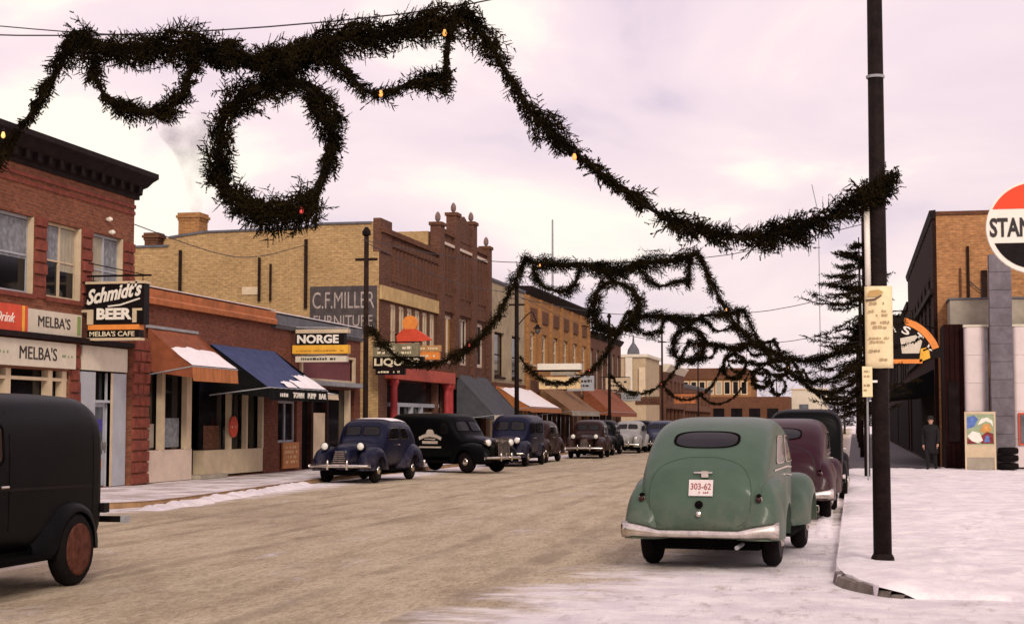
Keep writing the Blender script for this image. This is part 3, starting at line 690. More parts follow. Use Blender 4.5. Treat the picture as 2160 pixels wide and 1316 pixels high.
for a, b in ((42.0, 42.75), (43.1, 44.0), (44.35, 45.05), (45.35, 46.0)):
    w_ = {43.1: 'TOWN', 44.35: 'PUMP', 45.35: 'BAR'}.get(a)
    if w_: text_part('lettering', w_, (XF + 1.81, a, 2.32), UY, UZ, M_LETW, A, w=b - a, h=.16, bold=.02, depth=.012)
    else: dashes('lettering', (XF + 1.81, a, 2.30), UY, UZ, b - a, .20, 1, M_LETW, A, depth=.012, fill=1, seed=int(a * 7))

# ---- slate-topped store with the yellow sign
B = thing('dark_store', 'low dark storefront with slate parapet behind the yellow sign', 'building', (XF, 51, 0))
ops = [(46.9, 48.6, 1.02, 2.3), (49.1, 54.6, .14, 2.75), (48.9, 54.3, 3.05, 3.85)]
wall_x(XF - .03, 46.22, 55.3, 0, 4.5, ops, .3).build('wall', M_RED2, B)
body_box(B, XF - 14, XF - .33, 46.22, 55.3, 4.75, M_BROWN)
MB().prism([(XF - .3, 4.5), (XF + .05, 4.5), (XF + .12, 4.62), (XF + .05, 4.66), (XF + .05, 4.92), (XF - .3, 4.98)], 1, 46.36, 55.3).build('parapet', M_SLATE, B)
MB().box(XF - .28, XF + .03, 46.4, 55.28, 4.982, 5.01).build('snow_cap', M_SNOW, B)
t_ = MB().box(XF - .1, XF + .05, 48.8, 54.5, 3.0, 3.07).box(XF - .1, XF + .05, 48.8, 54.5, 3.82, 3.9).box(XF - .1, XF + .05, 48.8, 48.95, 3.07, 3.82).box(XF - .1, XF + .05, 54.3, 54.5, 3.07, 3.82).build('transom', M_CREAM, B)
MB().box(XF - .14, XF - .08, 48.95, 54.3, 3.07, 3.82).build('pane', mat('maroon_panel', (.16, .05, .055)), t_)
MB().box(XF - .05, XF + .4, 48.6, 54.9, 2.84, 2.98).build('ledge', M_STEEL, B)
MB().box(XF - .2, XF - .15, 49.1, 54.6, .14, 2.75).build('shop_window', M_GLASS, B)
w = window_x(B, XF - .03, 46.9, 48.6, 1.02, 2.3, M_GREYW, 2, 1, .07, .1)
for y in (49.95, 51.5, 53.9): MB().box(XF - .14, XF + .03, y - .1, y + .1, .14, 2.75).build('post', M_CREAM if y > 53 else M_DARKBR, B)
MB().box(XF - .12, XF + .0, 50.1, 51.3, .14, 1.95).build('door', M_CREAM, B)
S = thing('board_sign', 'orange-brown board sign leaning under the dark store window', 'sign', (XF, 47.8, .2))
MB().box(XF + .02, XF + .08, 47.1, 48.55, .22, 1.02).build('board', mat('ochre_board', (.42, .17, .06)), S)
dashes('lettering', (XF + .08, 47.2, .35), UY, UZ, 1.25, .6, 4, mat('ochre_print', (.62, .42, .22)), S, seed=6)

S = thing('projecting_sign', 'yellow and black projecting appliance sign with white capitals', 'sign', (XF, 48, 3.5))
YS = 48.0; XA, XB = XF + .12, XF + 1.84
MB().box(XA, XB, YS, YS + .25, 4.42, 4.54).build('cap', M_CREAM, S)
MB().box(XA, XB - .12, YS, YS + .25, 4.05, 4.415).build('panel', M_BLACK, S)
text_part('lettering', 'NORGE', (XA + .06, YS, 4.10), UX, UZ, M_LETW, S, w=1.36, h=.27, bold=.035, depth=.025)
MB().box(XA - .1, XB, YS - .01, YS + .26, 3.78, 4.045).build('panel', M_YEL, S)
dashes('small_print', (XA, YS - .012, 3.82), UX, UZ, 1.6, .10, 1, mat('brown_print', (.45, .20, .03)), S, seed=8)
MB().box(XA, XB - .05, YS, YS + .22, 3.52, 3.70).build('panel', M_SIGNW, S)
dashes('small_print', (XA + .05, YS - .002, 3.55), UX, UZ, 1.5, .13, 1, M_INK, S, seed=9)
a_ = MB(); a_.tube([(XF, YS + .12, 4.62), (XB, YS + .12, 4.58)], .02, 6); a_.tube([(XF, YS + .12, 3.74), (XB, YS + .12, 3.74)], .02, 6); a_.build('hanger', M_STEEL, S)

# ---- the big ornate block with the painted wall sign
YM = 57.5
B = thing('brick_block', 'tall ornate maroon brick block with buff side wall and ball finials', 'building', (XF, 66, 0))
xs = [(-46, 8.42), (-25.6, 8.42), (-25.6, 8.75), (-24.2, 8.92), (-20.2, 8.98), (-19.5, 9.12), (-17.5, 9.12)]
mb = MB(); mb.prism([(-46, 0), (XF - .02, 0), (XF - .02, 9.1)] + [(x, z) for x, z in xs[::-1]], 1, YM, YM + .35); mb.build('side_wall', M_BUFF, B)
cp = MB()
for (x0, z0), (x1, z1) in zip(xs, xs[1:]):
    if x1 - x0 > .01: cp.quad((x0, YM - .06, z0 + .003), (x1, YM - .06, z1 + .003), (x1, YM + .4, z1 + .003), (x0, YM + .4, z0 + .003)).quad((x0, YM - .06, z0 - .08), (x1, YM - .06, z1 - .08), (x1, YM - .06, z1 + .003), (x0, YM - .06, z0 + .003))
cp.build('coping', M_SLATE, B)
MB().box(-46, XF - .35, YM + .35, 75.9, 7.8, 8.0).build('roof', M_SLATE, B)
MB().box(-30, XF - .4, 66.0, 66.3, 8.0, 9.75).build('party_wall', M_BUFF, B)
MB().box(-30, XF - .4, 75.6, 75.9, 0, 9.9).build('party_wall', M_BUFF, B)
for x, z0, z1, r in ((-21.9, 6.2, 7.85, .06), (-20.05, 5.9, 8.5, .07), (-21.45, 6.2, 7.6, .05), (-25.1, 6.3, 8.2, .07)):
    MB().tube([(x, YM - .08, z0), (x, YM - .08, z1)], r, 8).build('downpipe', M_TIMB, B)
w = MB().box(-22.6, -21.9, YM - .04, YM - .003, 6.45, 6.75).build('vent', M_CREAM, B)
def chimney(x0, x1, y, z0, z1, m):
    c = MB().box(x0, x1, y, y + (x1 - x0), z0, z1 - .3).build('chimney', m, B)
    for k, e in enumerate((.03, .08, .03)): MB().box(x0 - e, x1 + e, y - e, y + (x1 - x0) + e, z1 - .3 + k * .1, z1 - .2 + k * .1).build('cap', m, c)
    return c
chimney(-25.45, -24.6, YM + .5, 8, 9.72, M_OCHRE); chimney(-26.85, -26.3, YM + .5, 8, 8.98, M_BROWN)
# painted wall sign: flat print on the bricks
sg = MB().box(-19.9, -17.28, YM - .012, YM - .004, 4.9, 6.72).build('painted_sign', mat('painted_panel', (.075, .06, .058), .9, .3, 5, stain=.3), B)
M_FADE = mat('faded_lettering', (.40, .33, .29), .9, .25, 9, stain=.5)
text_part('lettering', 'C.F.MILLER', (-19.8, YM - .012, 5.88), UX, UZ, M_FADE, sg, w=2.42, h=.62, bold=0, depth=.004)
text_part('lettering', 'FURNITURE', (-19.75, YM - .012, 5.2), UX, UZ, M_FADE, sg, w=2.3, h=.42, bold=.0, depth=.004)
# street front
opsL = [(59.0 + k * 1.17, 59.85 + k * 1.17, 4.15, 6.15) for k in range(6)]
opsR = [(67.4, 69.0, 4.2, 6.3), (69.6, 71.6, 4.2, 6.3), (72.4, 74.9, 4.2, 6.3)]
gf = [(58.6, 67.6, .2, 3.3), (68.6, 75.4, .2, 3.1)]
mb = wall_x(XF, YM + .001, 66.2, 0, 8.75, opsL + [gf[0][:1] + (66.1,) + gf[0][2:]], .4); mb.build('wall', M_MAROON, B)
wall_x(XF, 66.201, 75.9, 0, 9.75, opsR + [(66.3, 67.6, .2, 3.3), gf[1]], .4).build('wall', M_MAROON, B)
for a, b, c, d in opsL: window_x(B, XF, a, b, c, d, M_CREAM, 2, 2, .13, .06, M_GLASSG)
for i, (a, b, c, d) in enumerate(opsR):
    w = window_x(B, XF, a, b, c, d, M_PINKCR, 2 if i != 1 else 3, 1, .16 if i != 1 else .08, .1, M_GLASS if i else mat('amber_shade', (.35, .19, .04)), None)
MB().box(XF - .01, XF + .1, 57.52, 66.1, 6.22, 6.74).build('stone_band', mat('yellow_stone', (.52, .36, .16), .85, .2, 3, stain=.3), B)
MB().box(XF - .01, XF + .07, 66.2, 75.9, 6.4, 6.85).build('stone_band', M_BROWN, B)
MB().box(XF - .2, XF + .14, 57.5, 66.2, 8.72, 8.92).build('parapet', M_BROWN, B)
MB().box(XF - .24, XF + .05, 57.48, 59.0, 8.0, 9.25).build('corner_pier', M_MAROON, B)
def pier(y0, y1, zt, fin=True, m=M_MAROON, e=.16):
    MB().box(XF - .3, XF + e, y0, y1, 3.6, zt).build('pier', m, B)
    MB().box(XF - .36, XF + e + .06, y0 - .06, y1 + .06, zt, zt + .14).build('pier_cap', M_BROWN, B)
    if fin:
        yc = (y0 + y1) / 2
        MB().lathe([(.10, 0), (.06, .05), (.12, .15), (.125, .28), (.085, .40), (.02, .48)], (XF - .06, yc, zt + .14), 'z', 12).build('finial', mat('stone_finial', (.19, .125, .11), .9, .3, 9), B)
pier(66.0, 66.7, 10.0); pier(68.75, 69.45, 10.75); pier(72.1, 72.8, 10.75); pier(75.3, 75.95, 9.95)
MB().prism([(69.45, 9.74), (72.1, 9.74), (72.1, 10.55), (70.8, 10.95), (69.45, 10.55)], 0, XF - .28, XF + .03).build('gable', M_MAROON, B)
for y0, y1, z in ((66.7, 68.75, 9.95), (72.8, 75.3, 9.8)): MB().box(XF - .3, XF + .1, y0, y1, z - .2, z).build('parapet', M_BROWN, B)
for k in range(13):      # corbelled brick panels between the band and the parapet
    y = 59.2 + k * .53
    MB().box(XF - .01, XF + .055, y, y + .3, 7.0, 8.25).build('corbel', M_BROWN if k % 3 == 0 else M_MAROON, B)
    MB().box(XF + .0, XF + .11, y, y + .3, 8.32, 8.55).build('corbel', M_MAROON, B)
for k in range(14):
    y = 66.85 + k * .62
    MB().box(XF - .01, XF + .055, y, y + .3, 7.15, 9.2).build('corbel', M_BROWN if k % 3 == 1 else M_MAROON, B)
MB().box(XF - .01, XF + .10, 66.7, 75.3, 9.28, 9.4).build('stone_band', M_PINKCR, B)
# red liquor-store front
MB().box(XF - .05, XF + .35, 58.3, 67.9, 3.28, 3.75).build('lintel', mat('red_lintel', (.44, .075, .045), .6, .2, 3), B)
for y in (59.0, 67.2, 67.75): MB().lathe([(.22, 0), (.22, .3), (.15, .4), (.14, 2.85), (.2, 3.0), (.2, 3.14)], (XF + .15, y, .13), 'z', 12).build('column', mat('red_column', (.36, .04, .04), .5, .2, 3), B)
MB().box(XF - .3, XF - .26, 58.6, 66.1, .2, 3.3).build('shop_window', M_GLASS, B); MB().box(XF - .3, XF - .26, 66.3, 67.6, .2, 3.3).build('shop_window', M_GLASS, B)
MB().box(XF - .26, XF - .1, 59.3, 66.8, 2.25, 2.4).build('transom_bar', M_GREYW, B)
for y in (60.6, 62.6, 64.1): MB().box(XF - .26, XF - .1, y - .09, y + .09, .2, 2.25).build('post', M_GREYW, B)
MB().box(XF - .24, XF - .2, 64.4, 66.0, .9, 2.05).build('display', M_CONC, B)
MB().box(XF - .3, XF - .26, 68.6, 75.4, .2, 3.1).build('shop_window', M_DARKIN, B)
MB().box(XF - .01, XF + .09, 57.6, 67.9, 3.8, 4.02).build('fascia', M_BROWN, B)
S = thing('store_sign', 'projecting store sign with large cream capitals above the red pillared front', 'sign', (XF, 56.2, 3.4))
YS = 56.4; XA = XF + .1
MB().box(XA, XA + 1.72, YS, YS + .25, 4.02, 4.5).build('panel', mat('olive_panel', (.20, .17, .10), .6, .3, 5), S)
MB().box(XA + .0, XA + 1.9, YS, YS + .25, 3.58, 4.015).build('panel', M_BLACK, S)
text_part('lettering', 'LIQUOR', (XA + .06, YS, 3.64), UX, UZ, M_LETC, S, w=1.78, h=.32, bold=.03, depth=.025)
dashes('small_print', (XA + .1, YS - .002, 4.08), UX, UZ, 1.5, .34, 2, M_LETC, S, seed=11)
MB().box(XA + .1, XA + 1.2, YS, YS + .2, 3.36, 3.57).build('panel', M_BLACK, S)
dashes('small_print', (XA + .15, YS - .002, 3.40), UX, UZ, .95, .13, 1, M_LETC, S, seed=12)
MB().tube([(XF, YS + .12, 4.55), (XA + 1.8, YS + .12, 4.55)], .025, 6).build('hanger', M_BLACK, S)
S = thing('neon_sign', 'orange-red lollipop shaped sign above the store front', 'sign', (XF, 60, 4.6))
MB().lathe([(.02, -.08), (.30, -.08), (.30, .08), (.02, .08)], (XF + .62, 59.6, 5.42), 'y', 20).build('disc', M_ORS, S)
MB().prism([(XF + .12, 4.62), (XF + 1.5, 4.78), (XF + 1.0, 5.12), (XF + .85, 5.2), (XF + .35, 5.2), (XF + .1, 4.95)], 1, 59.5, 59.7).build('panel', M_REDS, S)
MB().tube([(XF, 59.6, 5.0), (XF + .4, 59.6, 5.0)], .03, 6).build('hanger', M_BLACK, S)
S = thing('store_sign', 'small orange two-row projecting sign below the lollipop sign', 'sign', (XF, 61.5, 4))
MB().box(XF + .3, XF + 1.35, 61.4, 61.6, 4.42, 4.66).build('panel', mat('ochre_panel', (.48, .26, .10)), S)
MB().box(XF + .2, XF + 1.3, 61.4, 61.6, 4.1, 4.4).build('panel', M_ORS, S)
dashes('lettering', (XF + .3, 61.398, 4.15), UX, UZ, .9, .2, 1, M_LETC, S, seed=13); dashes('lettering', (XF + .4, 61.398, 4.47), UX, UZ, .9, .14, 1, M_LETC, S, seed=14)
MB().tube([(XF, 61.5, 4.4), (XF + .3, 61.5, 4.4)], .03, 6).build('hanger', M_BLACK, S)
awning('awning', 'steep charcoal canvas awning with pale valance beside the maroon block', 69.3, 75.2, XF + 1.75, 3.75, 1.95, M_AWGR, .2, None, M_SIGNW)

# ---- buildings further up the west side
def row_building(name, label, y0, y1, h, m, wm, wins, zc=.4, cm=M_CORN, wz=(5.0, 7.0), fw=.12, gz=3.0, cols=1, proj=.3, pane=M_GLASS, xo=0.0):
    Bq = thing(name, label, 'building', (XF, (y0 + y1) / 2, 0)); x = XF + xo
    n = wins; sp_ = (y1 - y0) / n; ops = [(y0 + sp_ * (k + .22), y0 + sp_ * (k + .78), *wz) for k in range(n)] + [(y0 + .5, y1 - .5, .3, gz)]
    wall_x(x, y0, y1, 0, h - zc, ops, .35).build('wall', m, Bq); body_box(Bq, x - 14, x - .35, y0, y1, h - .1, m)
    MB().prism([(x - .35, h - zc), (x + .05, h - zc), (x + proj, h - .12), (x + proj, h - .02), (x - .35, h)], 1, y0 + .01, y1 - .01).build('cornice', cm, Bq)
    for a, b, c, d in ops[:-1]: window_x(Bq, x, a, b, c, d, wm, cols, 2, fw, .15, pane, sill=wm)
    MB().box(x - .3, x - .25, y0 + .5, y1 - .5, .3, gz).build('shop_window', M_GLASS, Bq)
    k = int((y1 - y0) / 3)
    for q in range(1, k): MB().box(x - .22, x, y0 + (y1 - y0) * q / k - .1, y0 + (y1 - y0) * q / k + .1, .3, gz).build('post', M_BROWN, Bq)
    MB().box(x - .01, x + .12, y0 + .2, y1 - .2, gz + .05, gz + .7).build('fascia', M_BROWN, Bq)
    return Bq
row_building('stucco_building', 'narrow grey-tan rendered building squeezed beside the maroon block', 76.3, 84.6, 8.68, mat('tan_render', (.36, .28, .18), .9, .2, 2, .1, stain=.4), M_DARKBR, 2, .18, M_SLATE, (3.9, 6.1), .1, 2.9, proj=.08)
Bq = row_building('brick_row', 'long orange brick row with pale upper windows and a dark cornice', 85.0, 106.0, 9.0, M_OCHRE, M_CREAM, 6, .45, M_CORN, (4.8, 6.6), .2, 3.2, 1, .35, M_GLASSG)
for k in range(7): MB().box(XF - .01, XF + .14, 85.05 + k * 3.43, 85.55 + k * 3.43 - (.12 if k == 6 else 0), 3.4, 8.5).build('pier', M_OCHRE, Bq)
for k in range(6): MB().box(XF - .01, XF + .08, 85.9 + k * 3.43, 87.9 + k * 3.43, 7.2, 7.9).build('brick_panel', M_BROWN, Bq)
row_building('brick_row', 'maroon brick building with tall pale striped windows up the street', 106.3, 121.4, 7.75, M_MAROON, M_CONC, 6, .4, M_CORN, (3.9, 6.6), .22, 3.0, 1, .25, M_GLASSG)
Bq = thing('cream_building', 'cream rendered building with a small roof dome up the street', 'building', (-20, 142, 0))
MB().box(-30, XF - .45, 140, 150, 0, 7.3).build('wall', mat('cream_render', (.44, .335, .21), .85, .12, 2, stain=.25), Bq)
MB().box(-30.2, XF - .25, 139.8, 150.2, 7.3, 7.55).build('cornice', M_SIGNW, Bq)
MB().box(XF - 2.2, XF - 1.6, 139.7, 139.95, 3.6, 7.25).build('pilaster', M_SIGNW, Bq); MB().box(XF - 1.0, XF - .46, 139.6, 139.95, 3.4, 6.4).build('pilaster', M_CREAM, Bq)
MB().lathe([(.55, 0), (.55, .2), (.5, .5), (.28, .85), (.1, 1.1), (.05, 1.8)], (XF - 1.8, 142, 7.55), 'z', 14).build('dome', M_SLATE, Bq)
for z in (3.3, 5.4): MB().box(-22, -20.3, 139.93, 139.99, z, z + 1.3).build('window', M_GLASS, Bq)
row_building('brick_row', 'maroon store with a broad white cornice up the street', 151, 168, 7.1, M_MAROON, M_BROWN, 5, .75, M_SIGNW, (3.6, 5.6), .12, 2.9, proj=.5)
row_building('brick_row', 'low brown brick store beyond the white-corniced one', 168.3, 200, 5.6, M_BROWN, M_BROWN, 7, .4, M_SLATE, (3.4, 4.6), .12, 2.8)
# the block that closes the view
Bq = thing('end_building', 'wide tan and brown building closing the far end of the street', 'building', (-15, 212, 0))
MB().box(-26, -12.9, 210, 224, 4.9, 7.2).build('upper_wall', M_OCHRE, Bq); MB().prism([(-26.4, 7.2), (-12.6, 7.2), (-13.4, 8.6), (-26, 8.6)], 1, 209.7, 224).build('roof', M_BROWN, Bq)
MB().box(-26, -8.0, 209.8, 224, 0, 4.9).build('lower_wall', M_BROWN, Bq)
for k in range(8):
    w = MB().box(-21.6 + k * 1.08, -21.0 + k * 1.08, 209.9, 209.985, 5.3, 6.8).build('window', M_GLASS if k not in (3, 4) else M_BLIND, Bq)
    MB().box(-21.75 + k * 1.08, -20.85 + k * 1.08, 209.93, 209.995, 5.15, 6.95).build('window_frame', M_CREAM, Bq)
for k in range(5): MB().box(-20 + k * 2.3, -18.6 + k * 2.3, 209.72, 209.79, 1.2, 3.4).build('window', M_GLASS, Bq)
Bq = thing('white_building', 'plain cream-white building at the far end of the street', 'building', (-6, 222, 0))
MB().box(-8.0, -3.4, 218, 228, 0, 5.9).build('wall', M_SIGNW, Bq); MB().box(-8.1, -3.3, 217.9, 228.1, 5.9, 6.1).build('coping', M_CREAM, Bq)
MB().box(-7, -5.8, 217.93, 217.99, 2.6, 4.0).build('window', M_GLASSG, Bq)

awning('awning', 'tan awning covered by a slab of bright snow', 77.0, 85.5, XF + 1.85, 3.45, 2.35, M_AWOR, .22, [(77.2, 85.2, .1, .97)])
awning('awning', 'wide tan canvas awning on the orange brick row', 88.5, 98.5, XF + 1.9, 3.6, 2.25, M_AWTAN, .25, None, M_CONC)
awning('awning', 'tan awning on the maroon building with striped windows', 103.5, 116, XF + 1.9, 3.9, 2.3, M_AWBR, .3)
S = thing('store_sign', 'cream projecting sign box under a white light trough', 'sign', (XF, 86, 3.4))
MB().box(XF + .6, XF + 2.95, 85.2, 85.8, 4.45, 4.78).build('light_trough', M_LETW, S); MB().box(XF + 1.3, XF + 2.6, 85.3, 85.7, 4.16, 4.34).build('panel', M_CONC, S)
MB().box(XF + .65, XF + 2.9, 85.35, 85.65, 3.42, 4.06).build('panel', mat('cream_orange_box', (.72, .52, .28)), S)
dashes('lettering', (XF + .8, 85.346, 3.5), UX, UZ, 1.9, .42, 1, M_INK, S, seed=15)
MB().tube([(XF, 85.5, 4.4), (XF + 2.9, 85.5, 4.4)], .05, 6).build('hanger', M_BLACK, S)
for (y, z, xo, w_, h_, m_, lab) in ((95, 3.5, .5, 1.6, .9, M_GREYW, 'grey projecting sign on the orange brick row'), (111, 3.9, .4, 1.7, .8, M_CREAM, 'cream projecting sign on the striped-window building'), (118, 3.2, .5, 1.4, .6, M_STEEL, 'small dull projecting sign before the cream building'), (153, 3.4, .6, 2.0, .9, M_TERRA, 'rust projecting sign beyond the cream building'), (128, 3.0, .2, 2.0, .6, M_BROWN, 'brown projecting sign by the gap in the row')):
    S = thing('store_sign', lab, 'sign', (XF, y, z)); MB().box(XF + xo, XF + xo + w_, y, y + .25, z, z + h_).build('panel', m_, S)
    dashes('lettering', (XF + xo + .1, y - .004, z + h_ * .2), UX, UZ, w_ - .2, h_ * .6, 2, M_INK, S, seed=int(y)); MB().tube([(XF, y + .1, z + h_ + .05), (XF + xo + w_, y + .1, z + h_ + .05)], .03, 6).build('hanger', M_BLACK, S)

# ================================================================== east side
def wall_face_s(mb, x0, x1, y, z0, z1): mb.quad((x0, y, z0), (x1, y, z0), (x1, y, z1), (x0, y, z1)); return mb
Bq = thing('corner_block', 'tall orange brick building behind the service station', 'building', (6, 66, 0))
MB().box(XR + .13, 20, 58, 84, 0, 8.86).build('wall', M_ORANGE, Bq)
wx = wall_x(XR, 57.99, 84, 0, 8.95, [(60 + 3.4 * k, 61.6 + 3.4 * k, 4.8, 6.9) for k in range(7)] + [(59, 83, .2, 3.4)], .12, -1); wx.build('wall', M_DARKBR, Bq)  # orange building's street front; its shade is put into the brick colour
for k in range(7): window_x(Bq, XR, 60 + 3.4 * k, 61.6 + 3.4 * k, 4.8, 6.9, M_TIMB, 1, 2, .1, .02, M_DARKIN, front=-1)
MB().box(XR + .07, XR + .1, 59, 83, .2, 3.4).build('shop_window', M_DARKIN, Bq)
MB().prism([(XR + .12, 8.75), (XR - .04, 8.75), (XR - .10, 8.95), (XR - .10, 9.03), (XR + .12, 9.05)], 1, 57.9, 84).build('cornice', M_CORN, Bq)
MB().box(XR + .125, 20, 57.95, 58.3, 8.87, 9.0).build('coping', M_BROWN, Bq)
for z in (6.2, 4.2): MB().box(XR - .12, XR - .004, 58, 84, z - .1, z + .1).build('string_course', M_CORN, Bq)
MB().tube([(3.98, 57.93, 4.75), (3.98, 57.93, 7.75)], .05, 8).build('vent_pipe', M_TIMB, Bq); MB().tube([(3.72, 57.94, 5.8), (3.72, 57.94, 7.0)], .035, 8).build('vent_pipe', M_BROWN, Bq)
MB().box(4.42, 4.62, 57.9, 57.99, 5.8, 6.9).build('flue_box', M_TIMB, Bq)
MB().tube([(4.0, 57.9, 6.55), (4.42, 57.9, 6.15)], .02, 6).build('stay_wire', M_WIRE, Bq)
Bq = thing('dark_row', 'dark brick stores in shade up the east side of the street', 'building', (4, 112, 0))
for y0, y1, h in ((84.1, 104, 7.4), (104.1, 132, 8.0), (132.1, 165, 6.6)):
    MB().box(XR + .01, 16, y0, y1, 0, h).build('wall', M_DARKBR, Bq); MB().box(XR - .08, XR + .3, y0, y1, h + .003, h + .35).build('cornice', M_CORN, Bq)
    for k in range(int((y1 - y0) / 4)):
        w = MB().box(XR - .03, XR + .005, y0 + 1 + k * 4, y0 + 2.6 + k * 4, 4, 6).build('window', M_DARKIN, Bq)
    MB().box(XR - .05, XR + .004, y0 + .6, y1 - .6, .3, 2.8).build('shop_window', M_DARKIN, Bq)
# dark canopies over the east walk
A = thing('shop_canopy', 'dark canopy shading the store doors behind the lettered arc sign', 'canopy', (2, 60, 3))
MB().prism([(XR, 3.5), (XR - 1.5, 2.75), (XR - 1.5, 2.5), (XR, 2.65)], 1, 58.6, 72).build('canvas', M_AWBK, A)
# annex between the brick block and the station
Bq = thing('annex', 'dark maroon timber annex with a concrete upper wall', 'building', (4, 56, 0))
MB().box(XR + .2, 3.61, 55.6, 57.98, 0, 4.9).build('wall', mat('maroon_boards', (.018, .005, .004), .85, .3, 3, spec=.1), Bq)
for k in range(5): MB().box(XR + .21 + k * .165, XR + .35 + k * .165, 55.56, 55.6, .1, 4.85).build('plank', mat('maroon_boards', (.05, .014, .012)), Bq)
MB().box(XR + .45, 9, 56.2, 57.9, 4.9, 5.76).build('upper_wall', M_CONC, Bq); MB().box(XR + .4, 9, 56.15, 57.95, 5.765, 5.83).build('coping', M_SLATE, Bq)
MB().box(3.1, 3.45, 55.5, 55.555, 1.0, 3.0).build('door', M_DARKIN, Bq)
# service station with rounded porcelain piers
Bq = thing('service_station', 'service station with rounded white porcelain wall panels', 'building', (5, 56, 0))
def rpanel(x0, x1, y, z0, z1):
    pts = [(x0, y + .5), (x0, y + .12)]
    for k in range(9): a = PI - (PI / 2) * k / 8; pts.append((x0 + .14 + .14 * math.cos(a), y + .14 - .14 * math.sin(a)))
    for k in range(9): a = PI / 2 - (PI / 2) * k / 8; pts.append((x1 - .3 + .3 * math.cos(a), y + .3 - .3 * math.sin(a)))
    pts.append((x1, y + .5)); return MB().prism(pts, 2, z0, z1)
for k in range(5): rpanel(3.62, 4.40, 55.1, .18 + k * .918, .18 + (k + 1) * .918 - .008).build('panel', M_PORC, Bq, smooth=False)
MB().box(3.66, 4.36, 55.15, 55.6, .18, 4.76).build('backing', M_STEEL, Bq)
MB().box(3.60, 4.42, 55.08, 55.62, 4.77, 4.85).build('cap', M_SIGNW, Bq)
for k in range(5): rpanel(5.14, 6.5, 55.1, .18 + k * .918, .18 + (k + 1) * .918 - .008).build('panel', M_PORC, Bq)
MB().box(5.18, 6.46, 55.15, 55.6, .18, 4.76).build('backing', M_STEEL, Bq); MB().box(5.12, 6.52, 55.08, 55.62, 4.77, 4.85).build('cap', M_SIGNW, Bq)
MB().box(6.7, 12, 55.3, 56.1, 0, 4.7).build('wall', M_PORC, Bq)
fw_ = MB().box(5.28, 6.0, 55.02, 55.09, .9, 1.95).build('window', M_REDS, Bq); MB().box(5.34, 5.94, 55.0, 55.018, .96, 1.89).build('pane', M_GLASSG, fw_)
P = thing('stone_pylon', 'grey stone pylon standing between the white porcelain panels', 'pylon', (5.0, 54.8, 0))
for k in range(12): MB().box(4.40 + .004 * (k % 2), 5.10 - .004 * (k % 3), 54.5, 55.05, .1 + k * .585, .1 + (k + 1) * .585 - .012).build('stone_block', M_STONE, P)
MB().box(4.44, 5.06, 54.54, 55.02, .1, 7.1).build('core', M_DARKBR, P)
O = thing('tyre', 'stack of two dark tyres at the foot of the stone pylon', 'tyres', (5.05, 54.2, 0))
for z in (.12, .38, .62): MB().lathe([(.17, 0), (.31, .02), (.33, .11), (.31, .20), (.17, .22)], (4.85, 54.15, z), 'z', 18).build('tyre', M_TYRE, O)
O['label'] = 'small stack of dark tyres at the foot of the stone pylon'; O.name = 'tyre_pile'

# poster stand
P = thing('poster_stand', 'white-framed easel stand holding a colourful winter picture poster', 'poster stand', (3.98, 53.9, .1))
fx0, fx1, yy = 3.50, 4.46, 53.85
fr = MB(); fr.box(fx0, fx1, yy, yy + .05, 1.9, 1.98); fr.box(fx0, fx0 + .06, yy, yy + .05, .1, 1.9); fr.box(fx1 - .06, fx1, yy, yy + .05, .1, 1.9); fr.box(fx0 + .06, fx1 - .06, yy, yy + .05, .52, .92); fr.build('frame', M_CREAM, P)
pic = MB().box(fx0 + .06, fx1 - .06, yy + .01, yy + .03, .92, 1.9).build('picture', mat('poster_sky', (.30, .36, .22)), P)
def shape(pts, m, d): MB().prism([(fx0 + a, b) for a, b in pts], 1, yy + .01 - d, yy + .009).build('print_shape', m, pic)
PB, PG, PR = mat('poster_blue', (.10, .17, .42), .7, .35, 9), mat('poster_gold', (.60, .30, .09), .7, .35, 9), mat('poster_red', (.20, .03, .03), .7, .4, 9)
shape([(.07, 1.42), (.30, 1.50), (.42, 1.74), (.30, 1.86), (.07, 1.80)], PB, .002)
shape([(.40, 1.55), (.52, 1.76), (.70, 1.80), (.86, 1.70), (.88, 1.50), (.80, 1.62), (.66, 1.68), (.52, 1.60)], M_LETW, .004)
shape([(.46, 1.36), (.58, 1.58), (.76, 1.60), (.84, 1.40), (.70, 1.26)], PG, .003)
shape([(.50, .96), (.50, 1.20), (.68, 1.34), (.88, 1.28), (.89, .96)], PR, .005)
shape([(.60, 1.00), (.64, 1.20), (.74, 1.22), (.78, 1.02)], PB, .006)
shape([(.08, 1.20), (.24, 1.36), (.46, 1.30), (.56, 1.06), (.40, .98), (.22, 1.04)], M_LETW, .006)
shape([(.07, .95), (.07, 1.14), (.20, 1.06), (.40, .95)], PR, .004)
MB().box(fx0 + .07, fx1 - .07, yy + .012, yy + .03, .14, .52).build('base_panel', M_CONC, P)
MB().tube([(3.98, yy + .05, 1.8), (3.98, yy + .7, .1)], .03, 6).build('strut', M_TIMB, P)

